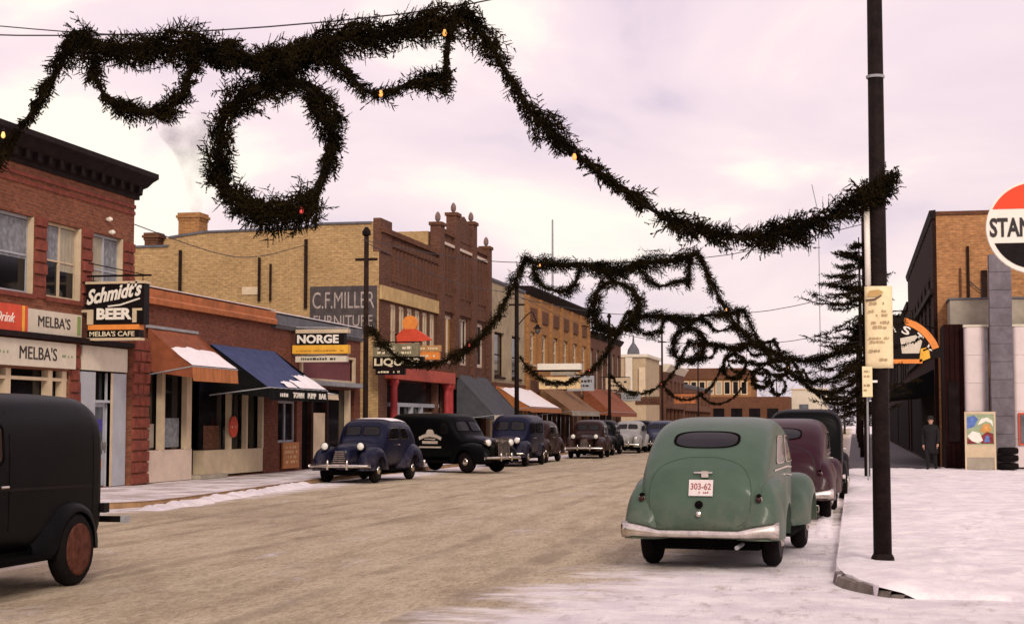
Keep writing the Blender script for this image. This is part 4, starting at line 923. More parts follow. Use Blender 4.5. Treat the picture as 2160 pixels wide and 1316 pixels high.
# disc sign on its post
S = thing('disc_sign', 'large round petrol sign with red top and white lettered band', 'sign', (3.86, 36, 0))
cx, cz, rr, ys = 3.87, 5.83, 1.0, 36.0
def disc_seg(r, z0, z1, y0, y1):
    a0 = math.asin(max(-1, min(1, z0 / r))); a1 = math.asin(max(-1, min(1, z1 / r))); k = 24
    pts = [(cx + r * math.cos(a0 + (a1 - a0) * i / k), cz + r * math.sin(a0 + (a1 - a0) * i / k)) for i in range(k + 1)]
    pts += [(cx - r * math.cos(a1 + (a0 - a1) * i / k), cz + r * math.sin(a1 + (a0 - a1) * i / k)) for i in range(k + 1)]
    return MB().prism(pts, 1, y0, y1)
disc_seg(rr, -rr, rr, ys, ys + .18).build('disc', M_LETW, S)
disc_seg(.95, .40, .95, ys - .012, ys - .002).build('red_field', mat('signal_red', (.80, .06, .015), .4, .06), S)
disc_seg(.90, -.90, -.34, ys - .012, ys - .002).build('black_field', M_BLACK, S)
text_part('lettering', 'STANDARD', (cx - .93, ys - .0, -.21 + cz), UX, UZ, M_INK, S, w=1.86, h=.42, bold=.03, depth=.015)
MB().tube([(cx + .35, ys + .1, -.05), (cx + .35, ys + .1, cz - .8)], .09, 12).build('post', M_SIGNW, S)
text_part('lettering', 'OIL', (cx - .2, ys - .012, cz - .72), UX, UZ, M_LETW, S, w=.45, h=.2, bold=.03)

# arc sign over the east walk
S = thing('arc_sign', 'black arched projecting sign with white letters and orange bands', 'sign', (2.2, 55, 4))
cx, cz, ys = 1.30, 3.55, 54.6
def arc(r0, r1, a0, a1, y0, y1, n=16):
    A = [R_(a0 + (a1 - a0) * k / n) for k in range(n + 1)]
    mb = MB()
    for p, q in zip(A, A[1:]):
        mb.prism([(cx + r0 * math.cos(p), cz + r0 * math.sin(p)), (cx + r1 * math.cos(p), cz + r1 * math.sin(p)), (cx + r1 * math.cos(q), cz + r1 * math.sin(q)), (cx + r0 * math.cos(q), cz + r0 * math.sin(q))], 1, y0, y1)
    return mb
arc(.0, 1.62, 8, 150, ys, ys + .2).build('panel', M_BLACK, S)
arc(1.36, 1.58, 20, 75, ys - .03, ys - .004).build('band', M_ORS, S)
for k, ch in enumerate('TASTY'):
    a = R_(112 - k * 22); r = 1.06; u = (math.sin(a), 0, -math.cos(a)); v = (math.cos(a), 0, math.sin(a)); o = Vector((cx + r * v[0], ys, cz + r * v[2])) - Vector(u) * .13
    text_part('lettering', ch, o, u, v, M_LETW, S, w=.26, h=.27, bold=.02, depth=.03)
MB().prism([(cx + .3, cz + .35), (cx + .85, cz + .35), (cx + .95, cz + .75), (cx + .75, cz + .95), (cx + .25, cz + .85)], 1, ys - .03, ys - .004).build('emblem', M_SIGNW, S)
MB().prism([(cx + .85, cz + .05), (cx + 1.2, cz + .2), (cx + 1.15, cz + .55), (cx + .9, cz + .5)], 1, ys - .03, ys - .004).build('emblem', M_YEL, S)
MB().box(cx - .5, cx + .95, ys - .03, ys - .004, cz + .02, cz + .16).build('band', M_ORS, S)
MB().tube([(XR, ys + .1, cz + .6), (cx, ys + .1, cz + .6)], .04, 6).build('hanger', M_BLACK, S)
MB().tube([(XR, 57.0, cz + 1.3), (XR - .6, ys + .1, cz + 1.3)], .03, 6).build('hanger', M_BLACK, S)

# ================================================================== vehicles
def cr(tab, m):
    """Catmull-Rom resampling of a station table along its first column."""
    T = np.array(tab, float); n = len(T); out_ = []
    for i in range(n - 1):
        p0, p1, p2, p3 = T[max(i - 1, 0)], T[i], T[i + 1], T[min(i + 2, n - 1)]
        for k in range(m):
            t = k / m
            q = .5 * ((2 * p1) + (-p0 + p2) * t + (2 * p0 - 5 * p1 + 4 * p2 - p3) * t * t + (-p0 + 3 * p1 - 3 * p2 + p3) * t ** 3)
            q[0] = p1[0] + (p2[0] - p1[0]) * t
            out_.append(q)
    out_.append(T[-1]); return out_
def shell(tab, n=14, m=4, cx=0.0):
    """Body skin lofted from stations (y, z_bottom, z_mid, z_top, half_width, top_exponent)."""
    mb = MB(); rows = cr(tab, m); K = 4 * n
    for y, zb, zm, zt, hw, e in rows:
        hw = max(hw, .01)
        for k in range(K):
            a = 2 * PI * k / K; c, s = math.cos(a), math.sin(a); ex = e if s >= 0 else 5.0
            x = hw * math.copysign(abs(c) ** (2 / ex), c); z = zm + (zt - zm if s >= 0 else zm - zb) * math.copysign(abs(s) ** (2 / ex), s)
            mb.v.append((cx + x, y, z))
    for j in range(len(rows) - 1):
        for k in range(K):
            mb.f.append((j * K + k, (j + 1) * K + k, (j + 1) * K + (k + 1) % K, j * K + (k + 1) % K))
    for j, rev in ((0, False), (len(rows) - 1, True)):
        y, zb, zm, zt, hw, e = rows[j]; i = len(mb.v); mb.v.append((cx, y - (.012 if j == 0 else -.012), zm))
        for k in range(K):
            a, b = j * K + k, j * K + (k + 1) % K; mb.f.append((i, b, a) if rev else (i, a, b))
    return mb
def bvh_of(mb): return BVHTree.FromPolygons([Vector(v) for v in mb.v], mb.f)
def decal(bv, outline, axis, sign, off=.004, rings=5, inner=0.0, centre=None):
    """A patch following the skin: outline in the plane across `axis`, cast along it. inner>0 leaves a hole (a trim ring)."""
    mb = MB(); n = len(outline); c = centre or (sum(p[0] for p in outline) / n, sum(p[1] for p in outline) / n)
    ks = [inner + (1 - inner) * i / rings for i in range(rings + 1)]; ks = [k for k in ks if k > 0 or inner > 0]
    def hit(u, v):
        if axis == 0: o, d = Vector((sign * 3, u, v)), Vector((-sign, 0, 0))
        elif axis == 1: o, d = Vector((u, sign * 9, v)), Vector((0, -sign, 0))
        else: o, d = Vector((u, v, 6)), Vector((0, 0, -1))
        p, nr, _, _ = bv.ray_cast(o, d)
        if p is None:
            p, nr, _, _ = bv.find_nearest(Vector((0, u, v)) if axis == 0 else Vector((u, 2, v)) if axis == 1 else Vector((u, v, 1.7)))
        if nr.dot(-d) < 0: nr = -nr
        return p + nr * off
    if inner == 0: mb.v.append(tuple(hit(*c)))
    base = len(mb.v)
    for k in ks:
        for u, v in outline: mb.v.append(tuple(hit(c[0] + (u - c[0]) * k, c[1] + (v - c[1]) * k)))
    if inner == 0:
        for q in range(n): mb.f.append((0, base + q, base + (q + 1) % n))
    for j in range(len(ks) - 1):
        for q in range(n): mb.f.append((base + j * n + q, base + (j + 1) * n + q, base + (j + 1) * n + (q + 1) % n, base + j * n + (q + 1) % n))
    return mb
def rrect(cu, cv, hu, hv, e=4.0, n=36):
    o = []
    for k in range(n):
        a = 2 * PI * k / n; c, s = math.cos(a), math.sin(a)
        o.append((cu + hu * math.copysign(abs(c) ** (2 / e), c), cv + hv * math.copysign(abs(s) ** (2 / e), s)))
    return o
def strip(bv, pts, axis, sign, w=.012, off=.003):
    """A thin line (panel seam, chrome strip) lying on the skin."""
    mb = MB(); P = []
    for i in range(len(pts) - 1):
        for k in range(6): t = k / 6; P.append((pts[i][0] + (pts[i + 1][0] - pts[i][0]) * t, pts[i][1] + (pts[i + 1][1] - pts[i][1]) * t))
    P.append(pts[-1]); H = []
    for u, v in P:
        if axis == 0: o, d = Vector((sign * 3, u, v)), Vector((-sign, 0, 0))
        elif axis == 1: o, d = Vector((u, sign * 9, v)), Vector((0, -sign, 0))
        else: o, d = Vector((u, v, 6)), Vector((0, 0, -1))
        p, nr, _, _ = bv.ray_cast(o, d)
        if p is None: continue
        if nr.dot(-d) < 0: nr = -nr
        H.append((p + nr * off, nr))
    for (a, na), (b, nb) in zip(H, H[1:]):
        t = (b - a); s = t.cross(na)
        if s.length < 1e-6: continue
        s = s.normalized() * (w / 2); mb.quad(a - s, b - s, b + s, a + s)
    return mb
def wheel(parent, x, y, r=.345, w=.17, side=1, rim=None, hub=True, n=24):
    c = (x, y, r)
    t = MB().lathe([(r * .60, -w / 2), (r * .86, -w / 2 - .01), (r * .97, -w * .36), (r, -w * .2), (r, w * .2), (r * .97, w * .36), (r * .86, w / 2 + .01), (r * .60, w / 2)], c, 'x', n).build('wheel', M_TYRE, parent, smooth=True, local=True)
    pr = [(r * .72, -.004), (r * .71, .018), (r * .60, .012), (r * .44, .022), (r * .22, .028), (.01, .034)]
    MB().lathe(pr if side > 0 else [(a, -b) for a, b in pr[::-1]], (x + side * (w / 2 - .004), y, r), 'x', n).build('rim', rim or M_BLACK, t, smooth=True)
    if hub: MB().lathe([(r * .36, .0), (r * .32, .045), (r * .15, .06), (.01, .064)] if side > 0 else [(.01, -.064), (r * .15, -.06), (r * .32, -.045), (r * .36, 0)], (x + side * (w / 2 - .005), y, r), 'x', 16).build('hubcap', M_CHROME, t, smooth=True)
    return t
def fender(parent, paint, side, cx, hw, tab, wy, wr, m=4):
    """tab: (y, z_top, width factor). The wheel arch is cut out of the lower edge."""
    mb = MB(); rows = cr([(y, zt, wf) for y, zt, wf in tab], m); K = 22
    for y, zt, wf in rows:
        zb = .35 if abs(y - wy) > wr else .33 + math.sqrt(max(0, wr * wr - (y - wy) ** 2)) * 1.0
        zb = min(zb, zt - .03); zb = max(zb, .33)
        for k in range(K):
            a = PI * k / (K - 1); c, s = math.cos(a), math.sin(a)
            x = hw * wf * math.copysign(abs(c) ** (2 / 2.5), c); z = zb + (zt - zb) * abs(s) ** (2 / 2.5)
            mb.v.append((side * (cx + x), y, z))
    for j in range(len(rows) - 1):
        for k in range(K - 1):
            q = (j * K + k, j * K + k + 1, (j + 1) * K + k + 1, (j + 1) * K + k); mb.f.append(q if side < 0 else q[::-1])
        q = (j * K, (j + 1) * K, (j + 1) * K + K - 1, j * K + K - 1); mb.f.append(q)
    mb.f.append(tuple(range(K))); i = (len(rows) - 1) * K; mb.f.append(tuple(range(i, i + K))[::-1])
    f = mb.build('fender', paint, parent, smooth=True, local=True)
    f.data.set_sharp_from_angle(angle=R_(50))
    return f
def bumper(parent, y, z, hw, bow, h=.10, sgn=-1, guards=(.32,), wing=.0, m=None):
    """A pressed chrome bar bowed in plan. sgn=-1: at the tail."""
    mb = MB(); n = 24; prof = [(-.5, -.02), (-.3, .025), (0, .04), (.3, .025), (.5, -.02), (.3, -.03), (-.3, -.03)]
    K = len(prof)
    for k in range(n + 1):
        t = -1 + 2 * k / n; yy = y + sgn * bow * (1 - abs(t) ** 2.2); hh = h * (1 + wing * max(0, (abs(t) - .55) / .45) ** .6); zc = z + (hh - h) / 2 - .01 * abs(t)
        for a, b in prof: mb.v.append((hw * t, yy + sgn * b, zc + a * hh))
    for k in range(n):
        for q in range(K):
            f = (k * K + q, (k + 1) * K + q, (k + 1) * K + (q + 1) % K, k * K + (q + 1) % K); mb.f.append(f if sgn < 0 else f[::-1])
    mb.f.append(tuple(range(K))); mb.f.append(tuple(range(n * K, n * K + K))[::-1])
    b = mb.build('bumper', m or M_CHROME, parent, smooth=True, local=True)
    for g in guards:
        for s in (-1, 1):
            if g == 0 and s < 0: continue
            MB().lathe([(.008, -.13), (.03, -.12), (.038, -.05), (.038, .06), (.03, .12), (.008, .14)], (s * g, y + sgn * (bow * (1 - (g / hw) ** 2.2) + .05), z + .02), 'z', 10).build('guard', M_CHROME, b, smooth=True)
    for s in (-1, 1): MB().box(s * .35 - .025, s * .35 + .025, y + sgn * bow * .7, y - sgn * .4, z - .03, z + .02).build('bracket', M_BLACK, b)
    return b
def lamp(parent, x, y, z, r, sgn, m_glass, depth=.16, chrome=True):
    h = MB().lathe([(.02, -sgn * depth), (r * .6, -sgn * depth * .8), (r * .95, -sgn * depth * .25), (r, 0), (r * .9, sgn * .012)][::1 if sgn > 0 else -1], (x, y, z), 'y', 16).build('headlight', M_CHROME if chrome else M_BLACK, parent, smooth=True, local=True)
    MB().lathe([(r * .86, sgn * .0), (r * .8, sgn * .03), (r * .4, sgn * .05), (.01, sgn * .055)][::1 if sgn > 0 else -1], (x, y, z), 'y', 16).build('lens', m_glass, h, smooth=True)
    return h
def poly_round(pts, n=10):
    """Closed outline through corner points, corners softened."""
    o = []; m = len(pts)
    for i in range(m):
        a, b, c = Vector(pts[i - 1]), Vector(pts[i]), Vector(pts[(i + 1) % m]); p = b + (a - b) * .22; q = b + (c - b) * .22
        for k in range(n): t = k / (n - 1); o.append(tuple((1 - t) ** 2 * p + 2 * t * (1 - t) * b + t * t * q))
    return o
def smooth2(pts):
    return [(float(p[0]), float(p[2])) for p in smooth_path([(a, 0, b) for a, b in pts], .05)]
M_LENS = mat('lamp_glass', (.75, .72, .66), .12, .1, 4, coat=.5)
M_TAIL = mat('tail_lens', (.03, .006, .005), .3, .2)
M_UNDER = mat('underbody', (.005, .004, .004), .95, .3, spec=.02)
def paint(name, col, var=.08, coat=.08, rough=.40):
    """Car paint with dried road salt and slush spray on the lower panels."""
    m = mat(name, col, rough, var, 2.5, .02, 60, coat=coat, spec=.13, stain=.3)
    n = m.node_tree.nodes; l = m.node_tree.links; bs = n['Principled BSDF']; src = bs.inputs['Base Color'].links[0].from_socket
    tcn = n.new('ShaderNodeTexCoord'); sx = n.new('ShaderNodeSeparateXYZ'); l.new(tcn.outputs['Object'], sx.inputs[0])
    h = n.new('ShaderNodeMapRange'); h.interpolation_type = 'SMOOTHSTEP'; h.inputs[1].default_value = .95; h.inputs[2].default_value = .36; l.new(sx.outputs[2], h.inputs[0])
    nz = n.new('ShaderNodeTexNoise'); nz.inputs['Scale'].default_value = 5; nz.inputs['Detail'].default_value = 9; nz.inputs['Roughness'].default_value = .78; l.new(tcn.outputs['Object'], nz.inputs['Vector'])
    k = n.new('ShaderNodeMapRange'); k.inputs[1].default_value = .42; k.inputs[2].default_value = .68; l.new(nz.outputs['Fac'], k.inputs[0])
    f = n.new('ShaderNodeMath'); f.operation = 'MULTIPLY'; l.new(h.outputs[0], f.inputs[0]); l.new(k.outputs[0], f.inputs[1])
    f2 = n.new('ShaderNodeMath'); f2.operation = 'MULTIPLY'; f2.inputs[1].default_value = .42; l.new(f.outputs[0], f2.inputs[0])
    mx = n.new('ShaderNodeMix'); mx.data_type = 'RGBA'; mx.inputs[7].default_value = (.22, .17, .135, 1); l.new(f2.outputs[0], mx.inputs[0]); l.new(src, mx.inputs[6]); l.new(mx.outputs[2], bs.inputs['Base Color'])
    r = n.new('ShaderNodeMapRange'); r.inputs[3].default_value = rough; r.inputs[4].default_value = .9; l.new(f2.outputs[0], r.inputs[0]); l.new(r.outputs[0], bs.inputs['Roughness'])
    return m

SEDAN = [(0, .40, .60, .80, .46, 2.8), (.05, .37, .66, .98, .61, 3.2), (.14, .36, .72, 1.12, .675, 3.6), (.36, .36, .80, 1.29, .71, 4.2), (.70, .36, .84, 1.51, .725, 4.8), (1.05, .36, .86, 1.645, .735, 5.2),
         (1.5, .36, .88, 1.71, .74, 5.4), (2.2, .36, .88, 1.72, .74, 5.2), (2.62, .36, .90, 1.67, .73, 4.6), (2.84, .36, .92, 1.58, .71, 3.8), (3.08, .36, .90, 1.33, .67, 3.0), (3.24, .36, .88, 1.17, .62, 2.8),
         (3.6, .36, .84, 1.12, .54, 2.6), (4.2, .36, .80, 1.06, .42, 2.5), (4.55, .38, .75, .95, .28, 2.4), (4.68, .42, .70, .85, .12, 2.2)]
def make_sedan(label, pm, loc, rz, group, detail=True, rear_hw=.385, snow=False, head='fender', name='parked_car', tab=SEDAN, roof_m=None):
    T = thing(name, label, 'car', loc, rz, group)
    mb = shell(tab); bv = bvh_of(mb); body = mb.build('body', pm, T, smooth=True, local=True)
    def glass(nm, outline, ax, sg, trim=M_UNDER, gm=M_GLASS, par=None):
        w = decal(bv, outline, ax, sg, .006).build(nm, gm, par or T, smooth=True, local=True)
        decal(bv, [( (u - cu) * 1.0 + cu, (v - cv) * 1.0 + cv) for (u, v) in outline for cu, cv in [(sum(p[0] for p in outline) / len(outline), sum(p[1] for p in outline) / len(outline))]], ax, sg, .011, 2, inner=.92).build('window_trim', trim, w, smooth=True)
        return w
    glass('rear_window', rrect(0, 1.452, rear_hw, .095, 3.0), 1, -1)
    for s in (-1, 1):
        glass('windscreen', poly_round([(s * .03, 1.28), (s * .55, 1.28), (s * .50, 1.52), (s * .03, 1.55)], 6), 1, 1)
        glass('side_window', poly_round([(1.02, 1.17), (1.78, 1.17), (1.78, 1.49), (1.35, 1.50)], 6), 0, s, M_CHROME)
        glass('side_window', poly_round([(1.90, 1.17), (2.82, 1.17), (2.55, 1.49), (1.90, 1.50)], 6), 0, s, M_CHROME)
        for yy in (1.84, 2.95): strip(bv, [(yy, .42), (yy, 1.55 if yy < 2 else 1.12)], 0, s, .012).build('door_seam', M_UNDER, T, local=True)
        strip(bv, [(.9, 1.10), (2.0, 1.12), (3.3, 1.08), (4.4, .98)], 0, s, .022, .008).build('belt_moulding', M_CHROME if detail else pm, T, local=True)
        hy = 1.98; p, nr, _, _ = bv.ray_cast(Vector((s * 3, hy, 1.02)), Vector((-s, 0, 0)))
        MB().tube([(p.x - s * .01, hy, 1.02), (p.x + s * .05, hy, 1.02), (p.x + s * .05, hy + .13, 1.02)], .012, 6).build('door_handle', M_CHROME, T, local=True)
        fender(T, pm, s, .635, .265, [(-.02, .55, .45), (.06, .78, .84), (.25, .96, .97), (.6, 1.04, 1.0), (.95, 1.0, 1.0), (1.3, .82, .9), (1.62, .60, .55), (1.8, .45, .25)], .92, .40)
        ff = fender(T, pm, s, .655, .25, [(2.75, .42, .3), (2.95, .55, .6), (3.2, .78, .88), (3.55, .96, 1.0), (3.9, .99, 1.0), (4.3, .93, .92), (4.55, .80, .7), (4.68, .62, .35)], 3.78, .40)
        wheel(T, s * .70, .92, side=s); wheel(T, s * .70, 3.78, side=s)
        if head == 'fender': lamp(T, s * .63, 4.56, .80, .10, 1, M_LENS)
        else: lamp(T, s * .52, 4.42, 1.0, .12, 1, M_LENS, .3, False)
        tl = MB().lathe([(.01, -.03), (.028, -.025), (.034, 0), (.03, .03)], (s * .66, .045, .80), 'y', 12).build('tail_light', M_TAIL, T, smooth=True, local=True)
        tl.scale = (1, 1, 1); MB().lathe([(.012, -.02), (.024, -.012), (.026, .03), (.02, .10)], (s * .66, .04, .84), 'y', 10).build('housing', M_UNDER, tl, smooth=True); MB().lathe([(.03, .0), (.04, .01), (.036, .06)], (s * .66, .045, .80), 'y', 12).build('bezel', M_CHROME, tl, smooth=True)
        MB().box(s * .70 - .1, s * .70 + .14, 1.5, 3.0, .30, .345).build('running_board', M_UNDER, T, local=True)
    MB().box(-.60, .60, .45, 4.3, .21, .42).build('chassis', M_UNDER, T, local=True)
    MB().tube([(-.6, .92, .345), (.6, .92, .345)], .05, 8).build('axle', M_UNDER, T, local=True)
    MB().tube([(.42, -.02, .27), (.42, 1.4, .30)], .025, 8).build('exhaust', M_STEEL, T, local=True)
    bumper(T, .0, .425, .885, .11, .10, -1, () if detail else (.3,), wing=.9)
    bumper(T, 4.66, .48, .88, .12, .10, 1, (.28,))
    # grille
    g = MB()
    for k in range(7): z = .52 + k * .055; g.box(-.20 + k * .012, .20 - k * .012, 4.62 - k * .02, 4.71 - k * .012, z, z + .022)
    g.build('grille', M_CHROME, T, local=True)
    # boot lid seam, plate, plate lamp, handle, lock
    if detail:
        strip(bv, [p for p in smooth2([(-.42, .50), (-.53, .58), (-.575, .8), (-.55, 1.02), (-.44, 1.17), (-.2, 1.25), (0, 1.26), (.2, 1.25), (.44, 1.17), (.55, 1.02), (.575, .8), (.53, .58), (.42, .50)])], 1, -1, .007).build('boot_seam', mat('seam_gap', (.035, .06, .042), .9), T, local=True)
        def on(x, z, off=0.0):
            p, nr, _, _ = bv.ray_cast(Vector((x, -9, z)), Vector((0, 1, 0))); return p + nr * off
        a, b = on(0, .83), on(0, 1.01); tl_ = (b - a).normalized(); nn = Vector((1, 0, 0)).cross(tl_); nn = nn if nn.y < 0 else -nn
        pm_ = MB(); o = a + nn * .03 + Vector((.02, 0, 0)); hw_ = .135
        pts = [o + Vector((-hw_, 0, 0)), o + Vector((hw_, 0, 0)), o + Vector((hw_, 0, 0)) + tl_ * .185, o + Vector((-hw_, 0, 0)) + tl_ * .185]
        pm_.quad(*pts); pm_.quad(*[p - nn * .012 for p in pts[::-1]])
        for i in range(4): pm_.quad(pts[i], pts[i] - nn * .012, pts[(i + 1) % 4] - nn * .012, pts[(i + 1) % 4])
        pl = pm_.build('number_plate', mat('plate_white', (.66, .58, .55), .5, .1, 20), T, local=True)
        text_part('lettering', '303-62', o + Vector((-.115, 0, 0)) + tl_ * .07, UX, tl_, mat('plate_red', (.30, .07, .07)), pl, w=.23, h=.075, bold=.01, depth=.004)
        dashes('lettering', o + Vector((-.1, 0, 0)) + tl_ * .02, UX, tl_, .2, .035, 1, mat('plate_red', (.3, .07, .07)), pl, depth=.004, seed=5)
        q = on(.04, 1.075, .03); h_ = MB().tube([q + Vector((-.11, 0, 0)), q + Vector((.10, 0, 0))], .011, 6); h_.box(q.x - .02, q.x + .06, q.y - .04, q.y + .03, q.z - .05, q.z + .02); h_.build('plate_lamp', M_CHROME, T, local=True)
        q = on(.0, .74, .012); MB().lathe([(.02, -.02), (.045, -.01), (.045, .02), (.02, .03)], (q.x, q.y, q.z), 'y', 12).build('boot_handle', M_UNDER, T, local=True)
        q = on(0, .635, .02); MB().lathe([(.01, -.03), (.03, -.02), (.035, .02), (.02, .03)], (q.x, q.y, q.z), 'y', 12).build('boot_lock', M_CHROME, T, local=True)
        # seat back and passengers' side glints inside the rear glass are only the glass; a parcel shelf line
    if snow:
        decal(bv, rrect(0, 1.52, .60, .92, 6, 60), 2, 1, .016, 8).build('snow_cover', M_SNOW, T, smooth=True, local=True)
    return T
P_GREEN = paint('sage_green_paint', (.066, .104, .074))
P_PLUM = paint('plum_paint', (.026, .003, .009)); P_NAVY = paint('navy_paint', (.005, .006, .024)); P_BLACK = mat('black_paint', (.0025, .0024, .003), .42, .2, 3, spec=.07)
P_SILVER = paint('grey_paint', (.30, .29, .28)); P_BLUE = paint('blue_paint', (.03, .036, .07)); P_DKGRN = paint('dark_green_paint', (.006, .011, .009)); P_BROWN = paint('brown_paint', (.024, .008, .006))
EAST = 'cars parked along the snowy east kerb'; WEST = 'cars parked along the west kerb'
make_sedan('sage green rounded sedan with white number plate and chrome bumper', P_GREEN, (-1.70, 18.15, -.01), R_(-4.2), EAST)
make_sedan('plum-coloured sedan parked just ahead of the green car', P_PLUM, (-1.22, 27.6, -.01), R_(-1.5), EAST, rear_hw=.34)

VAN = [(0, .35, .95, 1.66, .70, 4.2), (.03, .33, 1.0, 1.77, .74, 4.6), (.10, .32, 1.0, 1.87, .77, 5.0), (.30, .32, 1.0, 1.93, .785, 5.2), (1.2, .33, 1.0, 1.95, .79, 4.8), (2.4, .33, 1.0, 1.93, .78, 4.6), (2.75, .33, 1.0, 1.84, .755, 4.0),
       (2.95, .34, .98, 1.62, .72, 3.4), (3.2, .35, .94, 1.28, .66, 3.0), (3.35, .36, .9, 1.20, .60, 2.8), (3.8, .36, .86, 1.15, .50, 2.6), (4.3, .38, .8, 1.06, .38, 2.4), (4.5, .42, .75, .95, .18, 2.2)]
def make_van(label, pm, loc, rz, name='panel_van', cat='van', emblem=False, windows=False, group=None, rim=None, handle=False, tailbar=False, hood=None):
    T = thing(name, label, cat, loc, rz, group)
    mb = shell(VAN); bv = bvh_of(mb); mb.build('body', pm, T, smooth=True, local=True)
    def glass(nm, outline, ax, sg):
        w = decal(bv, outline, ax, sg, .006).build(nm, M_GLASS, T, smooth=True, local=True)
        decal(bv, outline, ax, sg, .011, 2, inner=.9).build('window_trim', M_UNDER, w, smooth=True); return w
    for s in (-1, 1):
        glass('windscreen', poly_round([(s * .03, 1.34), (s * .60, 1.34), (s * .54, 1.66), (s * .03, 1.70)], 6), 1, 1)
        glass('rear_window', rrect(s * .25, 1.45, .14, .12, 4), 1, -1)
        glass('side_window', poly_round([(2.45, 1.24), (2.86, 1.24), (2.72, 1.62), (2.45, 1.66)] if emblem else [(2.12, 1.24), (2.86, 1.24), (2.72, 1.62), (2.12, 1.66)], 6), 0, s)
        if windows:
            glass('side_window', poly_round([(.5, 1.24), (1.9, 1.24), (1.9, 1.62), (.55, 1.62)], 6), 0, s)
        for yy in (2.02, 2.95): strip(bv, [(yy, .42), (yy, 1.75 if yy < 2.5 else 1.2)], 0, s, .014).build('door_seam', M_UNDER, T, local=True)
        p, nr, _, _ = bv.ray_cast(Vector((s * 3, 2.1, 1.05)), Vector((-s, 0, 0)))
        MB().tube([(p.x - s * .01, 2.12, 1.05), (p.x + s * .05, 2.12, 1.05), (p.x + s * .05, 2.26, 1.05)], .013, 6).build('door_handle', M_CHROME, T, local=True)
        fender(T, pm, s, .66, .205, [(.16, .48, .5), (.24, .66, .8), (.42, .80, .97), (.75, .87, 1), (1.1, .82, .97), (1.35, .66, .8), (1.5, .5, .5)], .75, .42)
        fender(T, pm, s, .66, .25, [(2.7, .42, .3), (2.9, .55, .6), (3.15, .78, .88), (3.45, .94, 1.0), (3.8, .97, 1.0), (4.2, .9, .92), (4.42, .78, .7), (4.55, .6, .35)], 3.62, .42)
        wheel(T, s * .775, .75, .37, .17, s, rim, hub=not handle); wheel(T, s * .72, 3.62, .36, .17, s, rim)
        lamp(T, s * .55, 4.40, .98, .12, 1, M_LENS, .26)
        MB().box(s * .66, s * .92, 1.4, 2.85, .33, .37).build('running_board', M_UNDER, T, local=True)
        if emblem:
            M_EM = mat('emblem_paint', (.55, .47, .38), .6, .2, 14)
            c = s
            em = strip(bv, [(1.5, 1.10), (1.75, 1.19), (2.0, 1.22), (2.25, 1.19), (2.50, 1.10)], 0, s, .11, .006).build('emblem', M_EM, T, local=True)
            decal(bv, poly_round([(1.8, 1.25), (2.2, 1.25), (2.12, 1.40), (1.88, 1.40)], 3), 0, s, .006).build('emblem', M_EM, T, local=True)
            for z, a, b, w in ((.98, 1.65, 2.35, .09), (.82, 1.5, 2.5, .05), (1.09, 1.75, 2.25, .03)): strip(bv, [(a, z), (b, z)], 0, s, w, .006).build('emblem', M_EM, T, local=True)
    for s in (-1, 1):
        MB().lathe([(.01, -.03), (.05, -.02), (.05, .04), (.03, .06)], (s * .66, .06, .80), 'y', 12).build('tail_light', M_TAIL, T, smooth=True, local=True)
    MB().box(-.68, .68, .2, 4.2, .28, .42).build('chassis', M_UNDER, T, local=True)
    MB().tube([(-.68, .75, .36), (.68, .75, .36)], .05, 8).build('axle', M_UNDER, T, local=True)
    bumper(T, 4.52, .50, .86, .12, .10, 1, (.26,))
    if tailbar:
        tb = MB().box(-.86, .86, -.33, -.28, .58, .645); [tb.box(s * .55 - .03, s * .55 + .03, -.27, .1, .58, .64) for s in (-1, 1)]; tb.build('tail_bar', M_BLACK, T, local=True)
        MB().box(-.90, -.862, -.36, -.20, .575, .65).build('bar_end', M_STEEL, T, local=True)
    else: bumper(T, -.02, .5, .84, .08, .10, -1, (.3,))
    g = MB()
    for k in range(9): x = -.26 + k * .065; g.box(x - .018, x + .018, 4.40, 4.58, .52, 1.02 - abs(k - 4) * .015)
    g.box(-.32, .32, 4.44, 4.56, .44, .52); g.box(-.28, .28, 4.40, 4.54, 1.0, 1.08); g.build('grille', M_CHROME, T, local=True)
    if hood: decal(bv, rrect(0, 3.85, .36, .5, 4, 28), 2, 1, .008, 3).build('hood_sky_patch', hood, T, smooth=True, local=True)  # sky reflection on the hood, put into a coloured patch
    if handle:
        for s in (-1, 1):
            strip(bv, [(.35, 1.0), (2.0, 1.02), (2.9, 1.02)], 0, s, .03, .012).build('belt_moulding', M_BLACK, T, local=True)
            strip(bv, [(.30, .55), (.30, 1.7)], 0, s, .010).build('panel_seam', M_UNDER, T, local=True)
            MB().box(s * .72, s * .80, -.06, .06, .70, .80).build('tail_lamp_bracket', M_BLACK, T, local=True)
            MB().box(s * .80, s * .845, .50, .95, .395, .43).build('step_plate', M_CHROME, T, local=True)
    return T
make_van('black panel van with brown wheels and bare tail bar', P_BLACK, (-8.60, 16.02, -.01), R_(180), emblem=False, rim=mat('brown_rim', (.095, .034, .022), .8, .45, 12, spec=.05), handle=True, tailbar=True, name='panel_van')
make_van('dark closed van ahead of the plum car', P_BLACK, (-1.02, 35.5, -.01), 0, group=EAST)
make_van('black panel truck with cream emblem on its flank, nosing into the street', P_BLACK, (-15.1, 53.5, .0), R_(-119), emblem=True, cat='truck', name='panel_truck', group=WEST, hood=P_NAVY)
make_van('navy van with arched roof behind the emblem truck', P_NAVY, (-12.75, 63.0, -.01), R_(180), windows=True, group=WEST)
